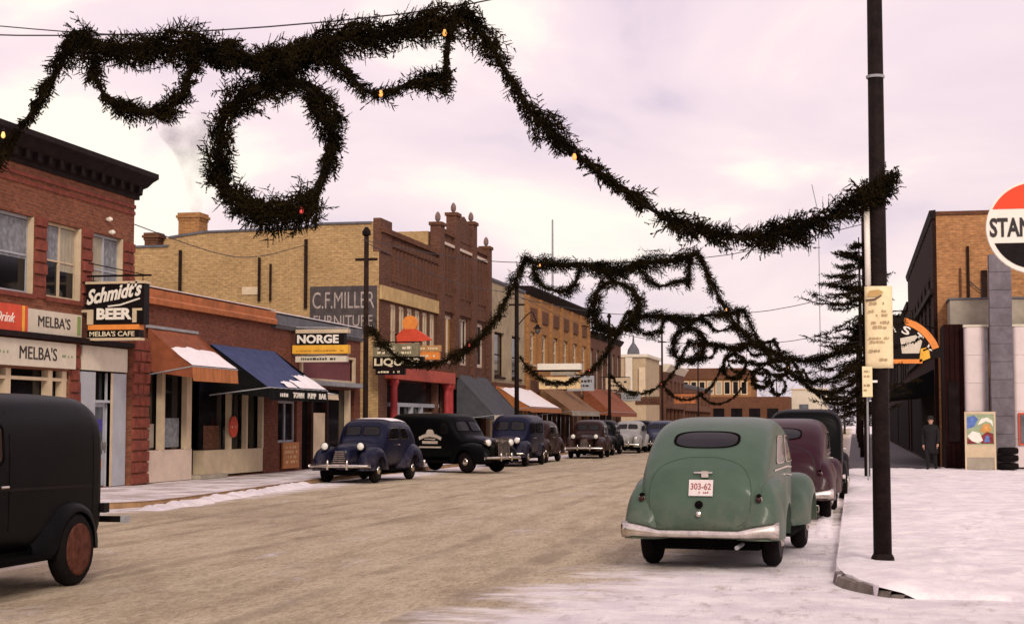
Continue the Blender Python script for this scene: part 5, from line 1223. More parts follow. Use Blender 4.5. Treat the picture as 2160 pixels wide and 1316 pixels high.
NAVY = [(0, .42, .60, .78, .42, 2.6), (.06, .39, .70, .98, .60, 2.9), (.2, .37, .8, 1.2, .67, 3.2), (.45, .36, .88, 1.48, .70, 3.8), (.8, .36, .92, 1.68, .72, 4.4), (1.5, .36, .92, 1.76, .73, 4.8), (2.4, .36, .92, 1.74, .73, 4.6), (2.72, .36, .92, 1.67, .715, 4.2),
        (2.88, .36, .92, 1.50, .70, 3.6), (3.02, .36, .90, 1.25, .67, 3.2), (3.2, .36, .88, 1.14, .60, 3), (3.6, .36, .84, 1.10, .48, 2.8), (4.2, .36, .80, 1.06, .36, 2.6), (4.52, .38, .75, .97, .22, 2.4), (4.6, .42, .7, .85, .10, 2.2)]
make_sedan('navy blue sedan with snow on its roof, facing down the street', P_NAVY, (-13.30, 46.4, -.01), R_(176.5), WEST, False, snow=True, head='side', tab=NAVY)
make_sedan('dark brown boxy car with bright round headlights under the snowy awning', P_BROWN, (-12.2, 77.0, -.01), R_(183), WEST, False, head='side', tab=NAVY)
make_sedan('pale grey car beside the dark brown boxy car', P_SILVER, (-11.9, 89.5, -.01), R_(180), WEST, False)
make_sedan('slate blue car close behind the pale grey one', P_BLUE, (-10.6, 93.0, -.01), R_(180), WEST, False)
make_sedan('black car half hidden behind the boxy brown car', P_BLACK, (-12.6, 84.0, -.01), R_(181), WEST, False, tab=NAVY)
for i, (y, x, pm, lab) in enumerate(((68.5, -13.0, P_BROWN, 'dark maroon-brown car between the arched van and the boxy car'), (97, -12.3, P_BLACK, 'black car behind the slate blue one'), (102, -12.6, P_BLACK, 'black car further up the west kerb'), (110, -12.4, P_DKGRN, 'dark green car far up the west kerb'), (46, -1.3, P_BLACK, 'black sedan beyond the dark closed van'), (55, -1.35, P_BLUE, 'slate blue sedan far up the east kerb'), (122, -12.5, P_NAVY, 'small navy car near the top of the street'))):
    make_sedan(lab, pm, (x, y, -.01), R_(180) if x < -5 else 0, WEST if x < -5 else EAST, False, tab=NAVY if i % 2 else SEDAN)

# ================================================================== poles, tree, garlands
def sprigs(P, D, Ln, K=22, nl=.035, nw=.007, r=rng, back=.05):
    """Needle triangles for sprigs with base P, direction D, length Ln (numpy arrays)."""
    S = len(P); D = D / np.linalg.norm(D, axis=1, keepdims=True)
    a = np.cross(D, r.normal(size=(S, 3))); a /= np.linalg.norm(a, axis=1, keepdims=True) + 1e-9; b = np.cross(D, a)
    t = (np.arange(K) + .3) / K; th = r.uniform(0, 2 * PI, (S, K))
    base = P[:, None] + D[:, None] * (Ln[:, None] * t)[:, :, None]
    rad = a[:, None] * np.cos(th)[:, :, None] + b[:, None] * np.sin(th)[:, :, None]
    l = nl * (1 - .45 * t)[None, :, None] * r.uniform(.7, 1.25, (S, K, 1))
    tip = base + (rad * .86 + D[:, None] * .62) * l
    w = np.cross(rad, D[:, None]); w = w * (nw * .5)
    tri = np.stack([base - w, base + w, tip], 2)               # S,K,3,3
    tw = max(.004, nw * .45)
    stem = np.stack([np.stack([P - a * tw, P + a * tw, P + D * Ln[:, None]], 1), np.stack([P - b * tw, P + b * tw, P + D * Ln[:, None]], 1)], 1)
    return np.concatenate([tri.reshape(-1, 3, 3), stem.reshape(-1, 3, 3)])
def tri_mesh(name, T, m, parent, local=False, kind=None):
    me = bpy.data.meshes.new(name); n = len(T); me.vertices.add(n * 3); me.vertices.foreach_set('co', np.ascontiguousarray(T, dtype=np.float32).ravel())
    me.loops.add(n * 3); me.loops.foreach_set('vertex_index', np.arange(n * 3, dtype=np.int32)); me.polygons.add(n); me.polygons.foreach_set('loop_start', np.arange(n, dtype=np.int32) * 3)
    me.polygons.foreach_set('loop_total', np.full(n, 3, np.int32)); me.update(calc_edges=True); me.validate()
    return link(name, me, m, parent, None, False, kind, local)
def boughs(B, D, Ln, nt_, K, nl, nw):
    """Flat fir boughs: a stem with side twigs, all set with short needles. B, D, Ln: base, direction, length."""
    S = len(B); D = D / np.linalg.norm(D, axis=1, keepdims=True)
    a = np.cross(D, rng.normal(size=(S, 3))); a /= np.linalg.norm(a, axis=1, keepdims=True) + 1e-9
    P_, D_, L_ = [B], [D], [Ln]
    for k in range(nt_):
        t = (k + .6) / (nt_ + .6) * rng.uniform(.85, 1.1, S); sd_ = a * (1 if k % 2 else -1) * rng.uniform(.75, 1.15, (S, 1))
        P_.append(B + D * (Ln * t)[:, None]); D_.append(D * .8 + sd_ + rng.normal(size=(S, 3)) * .14 + np.array([0, 0, -.12])); L_.append(Ln * (.56 - .34 * t) * rng.uniform(.7, 1.2, S))
    return sprigs(np.concatenate(P_), np.concatenate(D_), np.concatenate(L_), K, nl, nw)
def evergreen(path, width, dens, K, nl, nw, droop=.35, long_=.10, closed=False, lmin=.18, lmax=.34, nt_=7):
    """Boughs tied along a path (n,3); width: how far from the rope they start; dens: boughs per metre."""
    d = np.roll(path, -1, 0) - path
    if not closed: d = d[:-1]
    seg = np.linalg.norm(d, axis=1); tot = seg.sum(); S = int(tot * dens)
    cum = np.concatenate([[0], np.cumsum(seg)]); u = rng.uniform(0, tot, S); i = np.clip(np.searchsorted(cum, u) - 1, 0, len(seg) - 1); f = ((u - cum[i]) / seg[i])[:, None]
    p = path[i] + d[i] * f; t = d[i] / seg[i][:, None]
    clump = np.array([.82 + .95 * noise.noise(Vector((float(q[0]) * 2.6, float(q[2]) * 2.6, float(q[1])))) + .35 * noise.noise(Vector((float(q[0]) * 6, float(q[2]) * 6, 4))) for q in p]).clip(.15, 1.6)      # uneven fullness
    keep = rng.uniform(0, 1, S) < np.clip(clump + .12, .3, 1); p, t, clump = p[keep], t[keep], clump[keep]; S = len(p)
    rad = rng.normal(size=(S, 3)); rad -= t * (rad * t).sum(1, keepdims=True); rad /= np.linalg.norm(rad, axis=1, keepdims=True) + 1e-9
    sgn = np.where(rng.uniform(0, 1, (S, 1)) < .75, 1, -1)
    D = rad * rng.uniform(.25, .75, (S, 1)) + t * sgn * rng.uniform(.5, 1.1, (S, 1)) + np.array([0, 0, -1]) * droop * rng.uniform(.2, 1.2, (S, 1))
    Ln = rng.uniform(lmin, lmax, S) * np.clip(clump + .2, .7, 1.25); lg = rng.uniform(0, 1, S) < long_; Ln[lg] *= rng.uniform(1.15, 1.5, lg.sum())
    base = p + rad * (width * rng.uniform(0, .6, (S, 1)) * clump[:, None]) - D / np.linalg.norm(D, axis=1, keepdims=True) * (Ln * .35)[:, None]
    return boughs(base, D, Ln, nt_, K, nl, nw)
def core(path, r, parent, closed=False):
    pts = [tuple(q) for q in path[::3]] + ([tuple(path[0])] if closed else [tuple(path[-1])])
    rr = [r * (.8 + .5 * abs(noise.noise(Vector(p) * 2))) for p in pts]
    return MB().tube(pts, rr, 6).build('rope', M_ROPE, parent)

def pole(label, x, y, h, r0=.10, r1=.075, lamp_=False, ins=True, cat='pole', group='street poles', n=14, base=.1):
    T = thing('street_pole', label, cat, (x, y, 0), 0, group)
    MB().tube([(x, y, base), (x, y, h * .5), (x, y, h)], [r0, (r0 + r1) / 2, r1], n).build('shaft', M_POLE if r0 > .09 else M_TIMB, T, smooth=True)
    if ins:
        MB().lathe([(.05, 0), (.14, .06), (.14, .16), (.05, .3)], (x, y, h), 'z', 10).build('cap', M_POLE, T)
        MB().box(x - .35, x + .35, y - .04, y + .04, h - .75, h - .67).build('crossarm', M_TIMB, T)
    if lamp_:
        pts = [(x + .08 + .7 * math.sin(a), y, h - 1.6 + .55 * (math.sin(a * 1.5))) for a in np.linspace(0, PI / 2, 10)] + [(x + .95, y, h - 1.55)]
        MB().tube(pts, .025, 6).build('lamp_arm', M_POLE, T)
        hd = MB().lathe([(.05, .2), (.1, .1), (.22, 0), (.05, -.02)], (x + .95, y, h - 1.8), 'z', 12).build('lamp_head', M_POLE, T); MB().lathe([(.03, -.2), (.12, -.1), (.13, 0), (.05, .0)], (x + .95, y, h - 1.85), 'z', 12).build('globe', M_GLASSG, hd)
    return T
Y1 = 18.6
PN = thing('street_pole', 'tall dark painted street pole standing in the corner snow', 'pole', (.30, Y1, .1), 0, 'street poles')
MB().tube([(.30, Y1, .08), (.30, Y1, 3.2), (.305, Y1, 8.2)], [.102, .094, .080], 12).build('shaft', M_POLE, PN, smooth=True)
MB().lathe([(.13, 0), (.125, .05), (.10, .09)], (.30, Y1, .10), 'z', 12).build('base_collar', M_POLE, PN)
MB().tube([(.155, Y1 - .03, 1.0), (.165, Y1 - .03, 3.3)], .012, 6).build('conduit', M_STEEL, PN); MB().tube([(.185, Y1 - .06, 3.18), (.18, Y1 - .06, 4.1)], .034, 10).build('conduit', M_LETW, PN, smooth=True)
MB().lathe([(.104, 0), (.106, .03)], (.30, Y1, 5.55), 'z', 12).build('band', M_STEEL, PN)
NOT = thing('notice', 'long cream paper notice tied round the dark street pole', 'notice', (.29, Y1 - .12, 2.25))
def curved(x0, x1, z0, z1, cx_, r, m, nm, par, off=0):
    mb = MB(); n = 8
    for j in range(13):
        for i in range(n + 1):
            x = x0 + (x1 - x0) * i / n; u = (x - cx_) / ((x1 - x0) / 2); z = z0 + (z1 - z0) * j / 12
            mb.v.append((x, Y1 - r + .03 * u * u - off + .006 * noise.noise(Vector((x * 9, z * 5, 1))), z + .004 * noise.noise(Vector((x * 12, z, 5)))))
    for j in range(12):
        for i in range(n): a = j * (n + 1) + i; mb.f.append((a, a + 1, a + n + 2, a + n + 1))
    o = mb.build(nm, m, par, smooth=True); md = o.modifiers.new('thickness', 'SOLIDIFY'); md.thickness = .003; return o
pp = curved(.143, .447, 2.25, 3.17, .295, .118, M_PAPER, 'paper', NOT)
M_PR = mat('faded_print', (.36, .26, .14), .8, .3)
for z, h_, k, w_ in ((2.95, .05, 1, .22), (2.82, .09, 2, .22), (2.68, .11, 2, .24), (2.52, .09, 2, .24), (2.42, .05, 1, .2), (2.32, .05, 1, .24)): dashes('print', (.175, Y1 - .126, z), UX, UZ, w_, h_, k, M_PR, NOT, depth=.003, seed=int(z * 100))
MB().prism([(.16, 3.06), (.27, 3.05), (.35, 3.10), (.30, 3.13), (.20, 3.12)], 1, Y1 - .126, Y1 - .122).build('print', mat('tan_print', (.48, .31, .12)), NOT)
MB().prism([(.15, 3.0), (.26, 3.01), (.33, 3.06), (.33, 3.075), (.25, 3.03), (.15, 3.02)], 1, Y1 - .128, Y1 - .1235).build('print', mat('dark_print', (.10, .06, .04)), NOT)
N2 = thing('notice', 'small narrow paper strip hanging below the long notice', 'notice', (.16, Y1 - .12, 1.94))
MB().box(.105, .215, Y1 - .125, Y1 - .12, 1.93, 2.27).build('paper', M_PAPER, N2); dashes('print', (.115, Y1 - .126, 1.98), UX, UZ, .09, .26, 5, M_PR, N2, depth=.002, seed=21)
MB().box(.215, .27, Y1 - .122, Y1 - .118, 2.09, 2.115).build('tie', M_LETW, N2)

pole('dark pole carrying the spruce tree', .37, 47, 8.0, .085, .07, ins=False)
pole('tall timber pole in front of the painted wall sign', -14.75, 47.9, 7.4, .085, .075)
pole('dark pole with a curved lamp arm beside the tan rendered building', -14.7, 70.6, 7.6, .11, .09, True)
pole('thin pole by the striped-window building', -14.6, 98, 8.0, .10, .08); pole('thin pole before the cream building', -14.6, 126, 8.6, .09, .07); pole('thin pole near the top of the street', -14.6, 156, 8.6, .08, .06, ins=False)
for y in (71, 98, 126, 156): pole({71: 'bare dark pole beyond the spruce-carrying pole', 98: 'slim dark pole before the dark stores', 126: 'slim dark pole midway along the dark stores', 156: 'slim dark pole at the end of the dark stores'}[y], .35, y, 7.6, .085, .07, ins=False)

def garland(y, cx_, lw, rw, near, label, wl, dens, K, nl, nw, dz=0.0):
    """A street-wide garland: crest run, two inner loops, drop, and two long ropes sagging to the poles; and its wreath."""
    T = thing('evergreen_garland', label, 'garland', (cx_, y, 4), 0, 'garlands strung across the street')
    A = lambda pts, s=.05: smooth_path([(cx_ + a, y + .03 * math.sin(7 * a), b + dz) for a, b in pts], s)
    crest = [(-2.70, 6.58), (-2.45, 6.40), (-2.0, 6.33), (-1.5, 6.30), (-1.05, 6.32), (-.6, 6.22), (-.1, 6.10), (.35, 6.16), (.8, 6.32), (1.2, 6.34), (1.7, 6.38), (2.1, 6.46), (2.5, 6.56)]
    loopL = [(-2.42, 6.25), (-2.34, 5.92), (-2.14, 5.68), (-1.85, 5.56), (-1.5, 5.52), (-1.2, 5.68), (-1.06, 6.0), (-1.02, 6.3)]
    loopR = [(.65, 6.25), (.88, 5.98), (1.15, 5.70), (1.42, 5.62), (1.75, 5.72), (2.1, 5.78), (2.22, 5.80)]
    drop = [(2.24, 6.45), (2.22, 6.1), (2.2, 5.8), (2.19, 5.60)]
    mass = [(-.85, 6.25), (-.5, 6.15), (-.1, 6.02), (.3, 6.08), (.7, 6.2)]
    if near:
        ropeL = [(-2.68, 6.5), (-2.85, 6.15), (-3.15, 5.70), (-3.5, 5.25), (-4.1, 4.6), (-5.0, 4.0), (-5.9, 3.75), (-6.9, 3.9), (-7.8, 4.4)]
        ropeR = [(2.5, 6.5), (2.75, 6.15), (3.05, 5.65), (3.3, 5.27), (3.72, 4.87), (4.1, 4.55), (4.5, 4.25), (4.9, 3.99), (5.35, 3.83), (5.8, 3.77), (6.25, 3.83), (6.7, 3.98), (7.1, 4.18), (7.33, 4.32)]
    else:
        ropeL = [(-2.68, 6.5), (-3.2, 5.4), (-3.8, 4.4), (-4.6, 3.75), (-5.5, 3.4), (-6.4, 3.5), (-7.1, 4.0), (lw, 4.5)]
        ropeR = [(2.5, 6.5), (3.0, 5.4), (3.6, 4.4), (4.4, 3.75), (5.3, 3.4), (6.2, 3.5), (6.9, 3.9), (rw, 4.3)]
    for nm, pts, wd, dn in (('crest', crest, .32, 1.6), ('centre_boughs', mass, .44, 1.5), ('loop', loopL, .18, 1.05), ('loop', loopR, .17, 1.0), ('drop', drop, .12, .9), ('side_rope', ropeL, .18, 1.0), ('side_rope', ropeR, .20, 1.15)):
        p = A(pts); wd *= wl; dn *= dens
        g = tri_mesh(nm, evergreen(p, wd, dn, K, nl, nw, lmin=(.18 if nm == 'crest' else .14) * wl, lmax=(.34 if nm == 'crest' else .29) * wl, droop=.35 if nm != 'drop' else .2, nt_=7 if near else 5), M_NEEDLE, T, kind='stuff')
        core(p, (.05 if nm == 'crest' else .03) * wl, g)
    bunch_ = [(-7.9, 4.6), (-7.75, 4.3)] if near else [(lw, 4.3), (lw, 4.7)]
    if near:
        b = smooth_path([(.18, y - .10, 4.1), (.26, y - .14, 4.28), (.36, y - .14, 4.36), (.44, y - .06, 4.40), (.36, y + .12, 4.34), (.2, y + .1, 4.28), (.12, y - .08, 4.24), (.28, y - .14, 4.18), (.42, y - .1, 4.22)], .04)
        g = tri_mesh('pole_wrap', evergreen(b, .16, dens * .8, K, nl, nw, droop=.1), M_NEEDLE, T, kind='stuff'); core(b, .04, g)
    bulbs = ([(-3.53, 5.28, M_BULBY), (2.23, 6.30, M_BULBO), (1.44, 5.60, M_BULBO), (3.80, 4.75, M_BULBO)] if near else [(-4.35, 3.95, M_BULBR), (-2.2, 6.3, M_BULBO), (3.3, 4.9, M_BULBO)])
    if wl > 0.8:
        for a, z, m_ in bulbs:
            o = MB().lathe([(.008, -.05), (.022, -.038), (.027, -.015), (.02, .012), (.014, .028), (.014, .045)], (cx_ + a, y - .16, z + dz), 'z', 10).build('bulb', m_, T, smooth=True)
            MB().lathe([(.015, .03), (.018, .036), (.018, .075)], (cx_ + a, y - .16, z + dz), 'z', 8).build('socket', M_BLACK, o)
    if near: wz, wr = 5.0, .775
    else: wz, wr = 5.02, .70
    Wt = thing('evergreen_wreath', label.replace('garland', 'wreath').split(' spanning')[0] + ' hung in the middle of its garland', 'wreath', (cx_, y, wz + dz), 0, 'wreaths hung over the street')
    ring = np.array([(cx_ + .05 + wr * (1 + .05 * math.sin(2 * a + 1) + .03 * math.sin(5 * a)) * math.sin(a), y - .05 + .03 * math.sin(3 * a), wz + dz + wr * (1 + .05 * math.sin(3 * a + y)) * math.cos(a) * 1.04) for a in np.linspace(0, 2 * PI, 84, endpoint=False)])
    g = tri_mesh('bough_ring', evergreen(ring, .27 * wl, dens * 1.4, K, nl, nw, closed=True, lmin=.16 * wl, lmax=.30 * wl, droop=.15, nt_=7 if near else 5), M_NEEDLE, Wt, kind='stuff')
    low = ring[24:60]; g2 = tri_mesh('lower_boughs', evergreen(low, .30 * wl, dens * .7, K, nl, nw, droop=.5, long_=.2, lmin=.18 * wl, lmax=.34 * wl, nt_=7 if near else 5), M_NEEDLE, Wt, kind='stuff')
    core(ring, .05 * wl, Wt, True)
    if near:
        o = MB().lathe([(.008, -.045), (.022, -.03), (.027, -.01), (.014, .04)], (cx_ + .45, y - .16, wz - .80), 'z', 10).build('bulb', M_BULBR, Wt, smooth=True)
    return T
garland(Y1, -6.95, 0, 0, True, 'big near evergreen garland spanning the street from the dark corner pole', 1.0, 122, 12, .023, .017)
garland(47, -6.85, -7.5, 7.2, False, 'second evergreen garland spanning the street before the maroon block', 1.35, 95, 7, .036, .022)
garland(71, -7.1, -7.5, 7.4, False, 'third evergreen garland spanning the street by the lamp-arm pole', 1.35, 75, 5, .050, .026)
garland(98, -7.05, -7.5, 7.4, False, 'fourth evergreen garland spanning the street by the striped-window building', 1.2, 60, 4, .06, .036)
garland(126, -7.0, -7.5, 7.35, False, 'fifth evergreen garland spanning the street before the cream building', 1.1, 50, 4, .07, .045)
garland(156, -7.0, -7.5, 7.35, False, 'last evergreen garland spanning the top of the street', 1.1, 45, 3, .08, .055)

# spruce tree tied upright to the second east pole
def spruce(x, y, z0, z1, rmax, label):
    T = thing('spruce_tree', label, 'tree', (x, y, z0))
    MB().tube([(x, y, z0 - .3), (x + .02, y, (z0 + z1) / 2), (x, y, z1)], [.07, .05, .015], 8).build('trunk', M_BARK, T)
    P, D, Ln = [], [], []; br = MB(); r = random.Random(5)
    for lvl in range(14):
        for k in range(7):
            z = z0 + (z1 - z0) * (lvl + r.uniform(-.5, .9)) / 14; z = max(z, z0); f = (z - z0) / (z1 - z0); rad = rmax * min(1, (1.08 - f) * 1.9) * (1.0 if f > .10 else .75)
            a = r.uniform(0, 2 * PI); l = rad * r.uniform(.35, 1.05); dr = r.uniform(-.32, .16); pts = []
            for i in range(6):
                t = i / 5; pts.append(Vector((x + math.cos(a) * l * t, y + math.sin(a) * l * t, z + l * (dr * t - .30 * t * t + .30 * t ** 3))))
            br.tube([tuple(p) for p in pts], [.018, .014, .011, .009, .006, .003], 4, False)
            for i in range(1, 6):
                for q in range(4):
                    t = r.uniform(0, 1); b_ = pts[i - 1].lerp(pts[i], t); d = (pts[i] - pts[i - 1]).normalized(); sd_ = d.cross(Vector((0, 0, 1))) * r.choice((-1, 1))
                    dd = d * r.uniform(.5, 1.0) + sd_ * r.uniform(.1, .9) + Vector((0, 0, r.uniform(-.3, .2)))
                    P.append(tuple(b_)); D.append(tuple(dd)); Ln.append(r.uniform(.22, .42) * (1.15 - .09 * i))
            P.append(tuple(pts[-1])); D.append(tuple((pts[-1] - pts[-2]).normalized())); Ln.append(.26)
    br.build('branch', M_BARK, T, kind='stuff')
    tri_mesh('crown', boughs(np.array(P), np.array(D), np.array(Ln), 4, 7, .038, .022), M_NEEDLE, T, kind='stuff')
spruce(.22, 46.75, 2.0, 6.9, 1.75, 'dark spruce tree tied upright to the second kerbside pole')

# bare trees and evergreens at the end of the street
def far_tree(x, y, h, label, ever):
    T = thing('far_tree', label, 'tree', (x, y, 0), 0, 'trees at the far end of the street'); r = random.Random(int(x * 7 + y))
    MB().tube([(x, y, 0), (x + .1, y, h * .5), (x, y, h * .95)], [.22, .15, .03], 6).build('trunk', M_BARK, T)
    P, D, Ln = [], [], []
    for k in range(260):
        f = r.uniform(.15, 1); a = r.uniform(0, 2 * PI); R0 = h * (.28 * (1 - f) + .03 if ever else .30 * math.sin(PI * min(1, f * .9))) * r.uniform(.2, 1)
        P.append((x + R0 * math.cos(a), y + R0 * math.sin(a), h * f)); D.append((math.cos(a), math.sin(a), r.uniform(-.4, .2) if ever else r.uniform(.2, 1.2))); Ln.append(r.uniform(.6, 1.4))
    tri_mesh('crown', sprigs(np.array(P), np.array(D), np.array(Ln), 9 if ever else 5, .35, .10 if ever else .04), M_NEEDLE if ever else mat('bare_twigs', (.11, .085, .10), .9), T, kind='stuff')
for i, (x, y, h, ev) in enumerate(((-2.2, 232, 7.5, True), (.5, 236, 8.5, True), (3, 230, 7, True), (-4.5, 245, 9, False), (1.8, 228, 9, False), (-1.2, 226, 8, False), (5.5, 236, 9, True), (-11, 240, 9, False))):
    far_tree(x, y, h, ('dark far evergreen touching the cream-white end building', 'tallest dark far evergreen in the middle of the street end', 'small dark far evergreen behind the kerbside poles', 'tall bare grey tree rising behind the cream-white end building', 'bare grey tree standing before the far evergreens', 'short bare grey tree beside the cream-white end building', 'dark far evergreen hidden by the dark stores', 'bare grey tree behind the tan end building')[i], ev)

# cables
def cable(label, pts, r=.012, m=M_WIRE):
    p = smooth_path(pts, .8); tag(MB().tube([tuple(q) for q in p], r, 5).build('cable', m), label, 'cable', 'overhead cables')
cable('taut cable carrying the big near garland', [(-15, Y1, 7.1), (-12, Y1, 6.72), (-9.6, Y1, 6.54), (-7, Y1, 6.52), (-4.5, Y1, 6.66), (-2.3, Y1, 7.05), (.3, Y1, 7.75)], .010)
cable('second thin cable above the near garland', [(-15, Y1 + .3, 7.3), (-12, Y1 + .3, 6.95), (-9.6, Y1 + .2, 6.62), (-8.3, Y1 + .2, 6.5)], .008)
cable('sagging phone wire from the cafe block to the painted wall', [(XF - .2, 36.6, 6.55), (-18.6, 47, 6.75), (-20.0, YM - .1, 8.3)], .014)
for y, r in ((47, .012), (71, .016), (98, .02)):
    cable({47: 'support cable of the second garland', 71: 'support cable of the third garland', 98: 'support cable of the fourth garland'}[y], [(-14.6, y, 7.2), (-11, y, 6.5), (-7, y, 6.35), (-3.5, y, 6.5), (.35, y, 7.3)], r)
cable('long wire running along the west poles', [(-14.75, 47.9, 7.2), (-14.7, 59, 6.9), (-14.7, 70.6, 7.3), (-14.6, 84, 7.0), (-14.6, 98, 7.5), (-14.6, 126, 7.9)], .014)
T = thing('radio_mast', 'thin grey radio mast rising behind the tan rendered building', 'mast', (-22.2, 120, 0)); MB().tube([(-22.2, 120, 6), (-22.2, 120, 17.0)], [.11, .07], 6).build('shaft', M_STEEL, T)
T = thing('radio_mast', 'slanting thin aerial above the far roofs', 'mast', (-2.3, 120, 0)); MB().tube([(-2.28, 120, 0), (-2.3, 120, 16.9), (-2.75, 120, 19.1)], .035, 6).build('shaft', M_STEEL, T)

# person on the east walk
def person(label, x, y, z, rz, h=1.72, coat=(.012, .010, .012)):
    T = thing('person', label, 'person', (x, y, z), rz)
    J = {'pel': (0, 0, .94), 'che': (0, .02, 1.28), 'nec': (0, .02, 1.48), 'hd': (0, .03, 1.60), 'hk': (.1, .0, .90), 'k1': (.11, .12, .50), 'a1': (.11, .02, .09), 't1': (.12, .17, .04), 'hl': (-.1, 0, .9), 'k2': (-.11, .02, .50), 'a2': (-.12, -.22, .12), 't2': (-.13, -.08, .04),
         's1': (.19, .02, 1.40), 'e1': (.26, -.06, 1.14), 'w1': (.25, .06, .90), 'h1': (.24, .10, .81), 's2': (-.19, .02, 1.40), 'e2': (-.26, .04, 1.14), 'w2': (-.24, .16, .93), 'h2': (-.23, .20, .85)}
    Rr = {'pel': .17, 'che': .19, 'nec': .07, 'hd': .06, 'hk': .11, 'k1': .085, 'a1': .06, 't1': .05, 'hl': .11, 'k2': .085, 'a2': .06, 't2': .05, 's1': .09, 'e1': .065, 'w1': .045, 'h1': .04, 's2': .09, 'e2': .065, 'w2': .045, 'h2': .04}
    E_ = [('pel', 'che'), ('che', 'nec'), ('nec', 'hd'), ('pel', 'hk'), ('hk', 'k1'), ('k1', 'a1'), ('a1', 't1'), ('pel', 'hl'), ('hl', 'k2'), ('k2', 'a2'), ('a2', 't2'), ('che', 's1'), ('s1', 'e1'), ('e1', 'w1'), ('w1', 'h1'), ('che', 's2'), ('s2', 'e2'), ('e2', 'w2'), ('w2', 'h2')]
    ks = list(J); s = h / 1.76; me = bpy.data.meshes.new('body'); me.from_pydata([tuple(c * s for c in J[k]) for k in ks], [(ks.index(a), ks.index(b)) for a, b in E_], [])
    o = bpy.data.objects.new('body', me); COL.objects.link(o); md = o.modifiers.new('skin', 'SKIN'); md.use_smooth_shade = True
    for i, k in enumerate(ks): me.skin_vertices[0].data[i].radius = (Rr[k] * s, Rr[k] * s)
    me.skin_vertices[0].data[0].use_root = True; o.modifiers.new('sub', 'SUBSURF').levels = 2
    o.modifiers['sub'].render_levels = 2
    o.data.materials.append(mat('dark_clothes', coat, .9, .3)); o.parent = T
    def lat(nm, prof, c, m, n=16, sc=(1, 1)):
        mb = MB().lathe(prof, c, 'z', n); mb.v = [(c[0] + (v[0] - c[0]) * sc[0], c[1] + (v[1] - c[1]) * sc[1], v[2]) for v in mb.v]; return mb.build(nm, m, T, smooth=True, local=True)
    sk = mat('skin', (.48, .27, .19), .6, .1)
    hd = lat('head', [(.03, -.13), (.065, -.11), (.08, -.05), (.088, .02), (.08, .08), (.04, .115)], (0, .035, 1.63 * s), sk, 18, (.88, 1.05))
    MB().prism([(.0, 1.66 * s), (.0, 1.60 * s), (.03, 1.605 * s)], 0, -.012, .012).build('nose', sk, hd)
    for q in (-1, 1): MB().box(q * .03 - .012, q * .03 + .012, .115, .122, 1.645 * s, 1.657 * s).build('eye', M_INK, hd)
    MB().box(-.022, .022, .108, .116, 1.575 * s, 1.583 * s).build('mouth', M_REDS, hd)
    for q in (-1, 1): MB().box(q * .078 - .01, q * .078 + .01, .01, .05, 1.61 * s, 1.66 * s).build('ear', sk, hd)
    lat('hat', [(.15, .05), (.15, .062), (.095, .065), (.09, .14), (.05, .16)], (0, .03, 1.63 * s), mat('dark_hat', (.02, .014, .012), .9), 18)
    lat('coat', [(.235, .52), (.215, .75), (.185, .98), (.205, 1.25), (.20, 1.38), (.09, 1.47)], (0, .01, 0), mat('dark_coat', coat, .9, .3), 20, (1, .78))
    for q, hx, hy, hz in ((1, .24, .10, .80), (-1, -.23, .20, .84)):
        hb = MB(); hb.tube([(hx * s, hy * s, (hz + .02) * s), (hx * s, (hy + .01) * s, (hz - .07) * s)], [.03, .036], 8)
        for f in range(4): yy = hy - .025 + .018 * f; hb.tube([(hx * s, yy * s, (hz - .06) * s), ((hx - q * .012) * s, (yy + .008) * s, (hz - .11) * s), ((hx - q * .03) * s, (yy + .012) * s, (hz - .145 + .008 * abs(f - 1.5)) * s)], [.009, .0085, .007], 6)
        hb.tube([((hx - q * .01) * s, (hy + .03) * s, (hz - .02) * s), ((hx - q * .03) * s, (hy + .055) * s, (hz - .06) * s), ((hx - q * .035) * s, (hy + .05) * s, (hz - .09) * s)], [.011, .010, .008], 6); hb.build('hand', sk, T, local=True, smooth=True)
    return T
person('person in a long dark coat and hat walking past the dark annex', 2.47, 54.4, .10, R_(172))

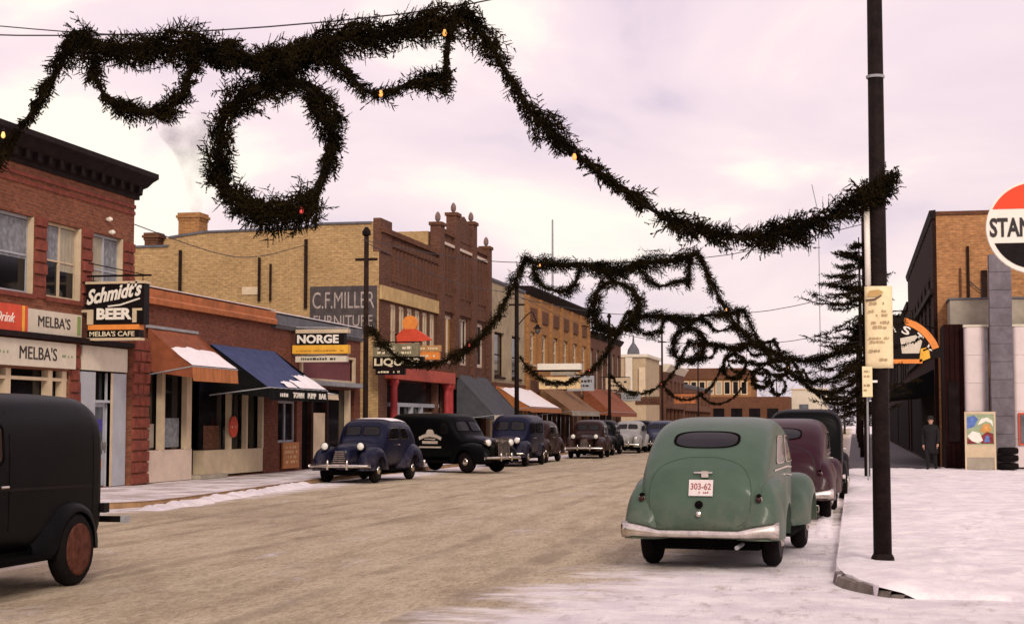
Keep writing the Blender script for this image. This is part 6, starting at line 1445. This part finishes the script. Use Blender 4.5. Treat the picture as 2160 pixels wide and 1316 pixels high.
# loose snow along the kerbs
def bank(name, label, pts, w, h, seed):
    r = random.Random(seed); mb = MB(); n = 9; P = smooth_path(pts, .14)
    for i, p in enumerate(P):
        d = P[min(i + 1, len(P) - 1)] - P[max(i - 1, 0)]; d /= np.linalg.norm(d); s = np.array([-d[1], d[0], 0]); e = min(1, i / 4, (len(P) - 1 - i) / 4)
        for k in range(n):
            t = k / (n - 1) * 2 - 1; hh = h * max(0, 1 - t * t) * e * (.5 + .9 * abs(noise.noise(Vector((p[0] * 2.2 + t, p[1] * 2.2, seed))))) + .03 * noise.noise(Vector((p[0] * 7, p[1] * 7 + t * 2, seed))) * (1 - t * t)
            q = p + s * (t * w / 2 * (.7 + .5 * abs(noise.noise(Vector((p[0] * 1.3, p[1] * 1.3, 9)))))); mb.v.append((q[0], q[1], p[2] + max(-.02, hh - .015)))
    for i in range(len(P) - 1):
        for k in range(n - 1): a = i * n + k; mb.f.append((a, a + n, a + n + 1, a + 1))
    o = mb.build(name, M_SNOWG, None, smooth=True, kind='stuff'); tag(o, label, 'snow'); return o
bank('snow', 'low bank of snow along the west kerb by the cafe', [(-13.0, 28.2, -.01), (-13.2, 31, -.01), (-13.7, 36, -.01), (-14.1, 40.5, -.01)], .9, .13, 3)
bank('snow', 'ragged low ridge of snow in front of the street corner', [(.9, 15.35, -.01), (1.6, 15.1, -.01), (2.6, 14.9, -.01), (4.0, 14.9, -.01)], .7, .07, 5)
bank('snow', 'thin ridge of ploughed snow along the east gutter', [(-.45, 24, -.01), (-.5, 30, -.01), (-.42, 38, -.01), (-.45, 48, -.01)], .35, .07, 6)

# smoke from the big chimney
mb = MB(); pts = [(-24.95, YM + 1, 9.55), (-24.95, YM + 1, 10.4), (-25.0, YM + 1, 11.3), (-25.2, YM + 1.2, 12.4), (-25.8, YM + 1.6, 13.4)]
mb.tube(pts, [.22, .32, .5, .8, 1.1], 12)
ms = bpy.data.materials.new('chimney_smoke'); ms.use_nodes = True; t = ms.node_tree; t.nodes.clear(); om = t.nodes.new('ShaderNodeOutputMaterial'); pv = t.nodes.new('ShaderNodeVolumePrincipled')
pv.inputs['Color'].default_value = (.42, .38, .46, 1); tcn = t.nodes.new('ShaderNodeTexCoord'); nz = t.nodes.new('ShaderNodeTexNoise'); nz.inputs['Scale'].default_value = 1.1; nz.inputs['Detail'].default_value = 4
t.links.new(tcn.outputs['Object'], nz.inputs['Vector']); mr = t.nodes.new('ShaderNodeMapRange'); mr.inputs[1].default_value = .38; mr.inputs[2].default_value = .75; mr.inputs[3].default_value = 0; mr.inputs[4].default_value = .75
t.links.new(nz.outputs['Fac'], mr.inputs[0]); t.links.new(mr.outputs[0], pv.inputs['Density']); t.links.new(pv.outputs[0], om.inputs['Volume'])
o = mb.build('smoke', ms, None, kind='stuff'); tag(o, 'thin grey smoke rising from the buff brick chimney', 'smoke')
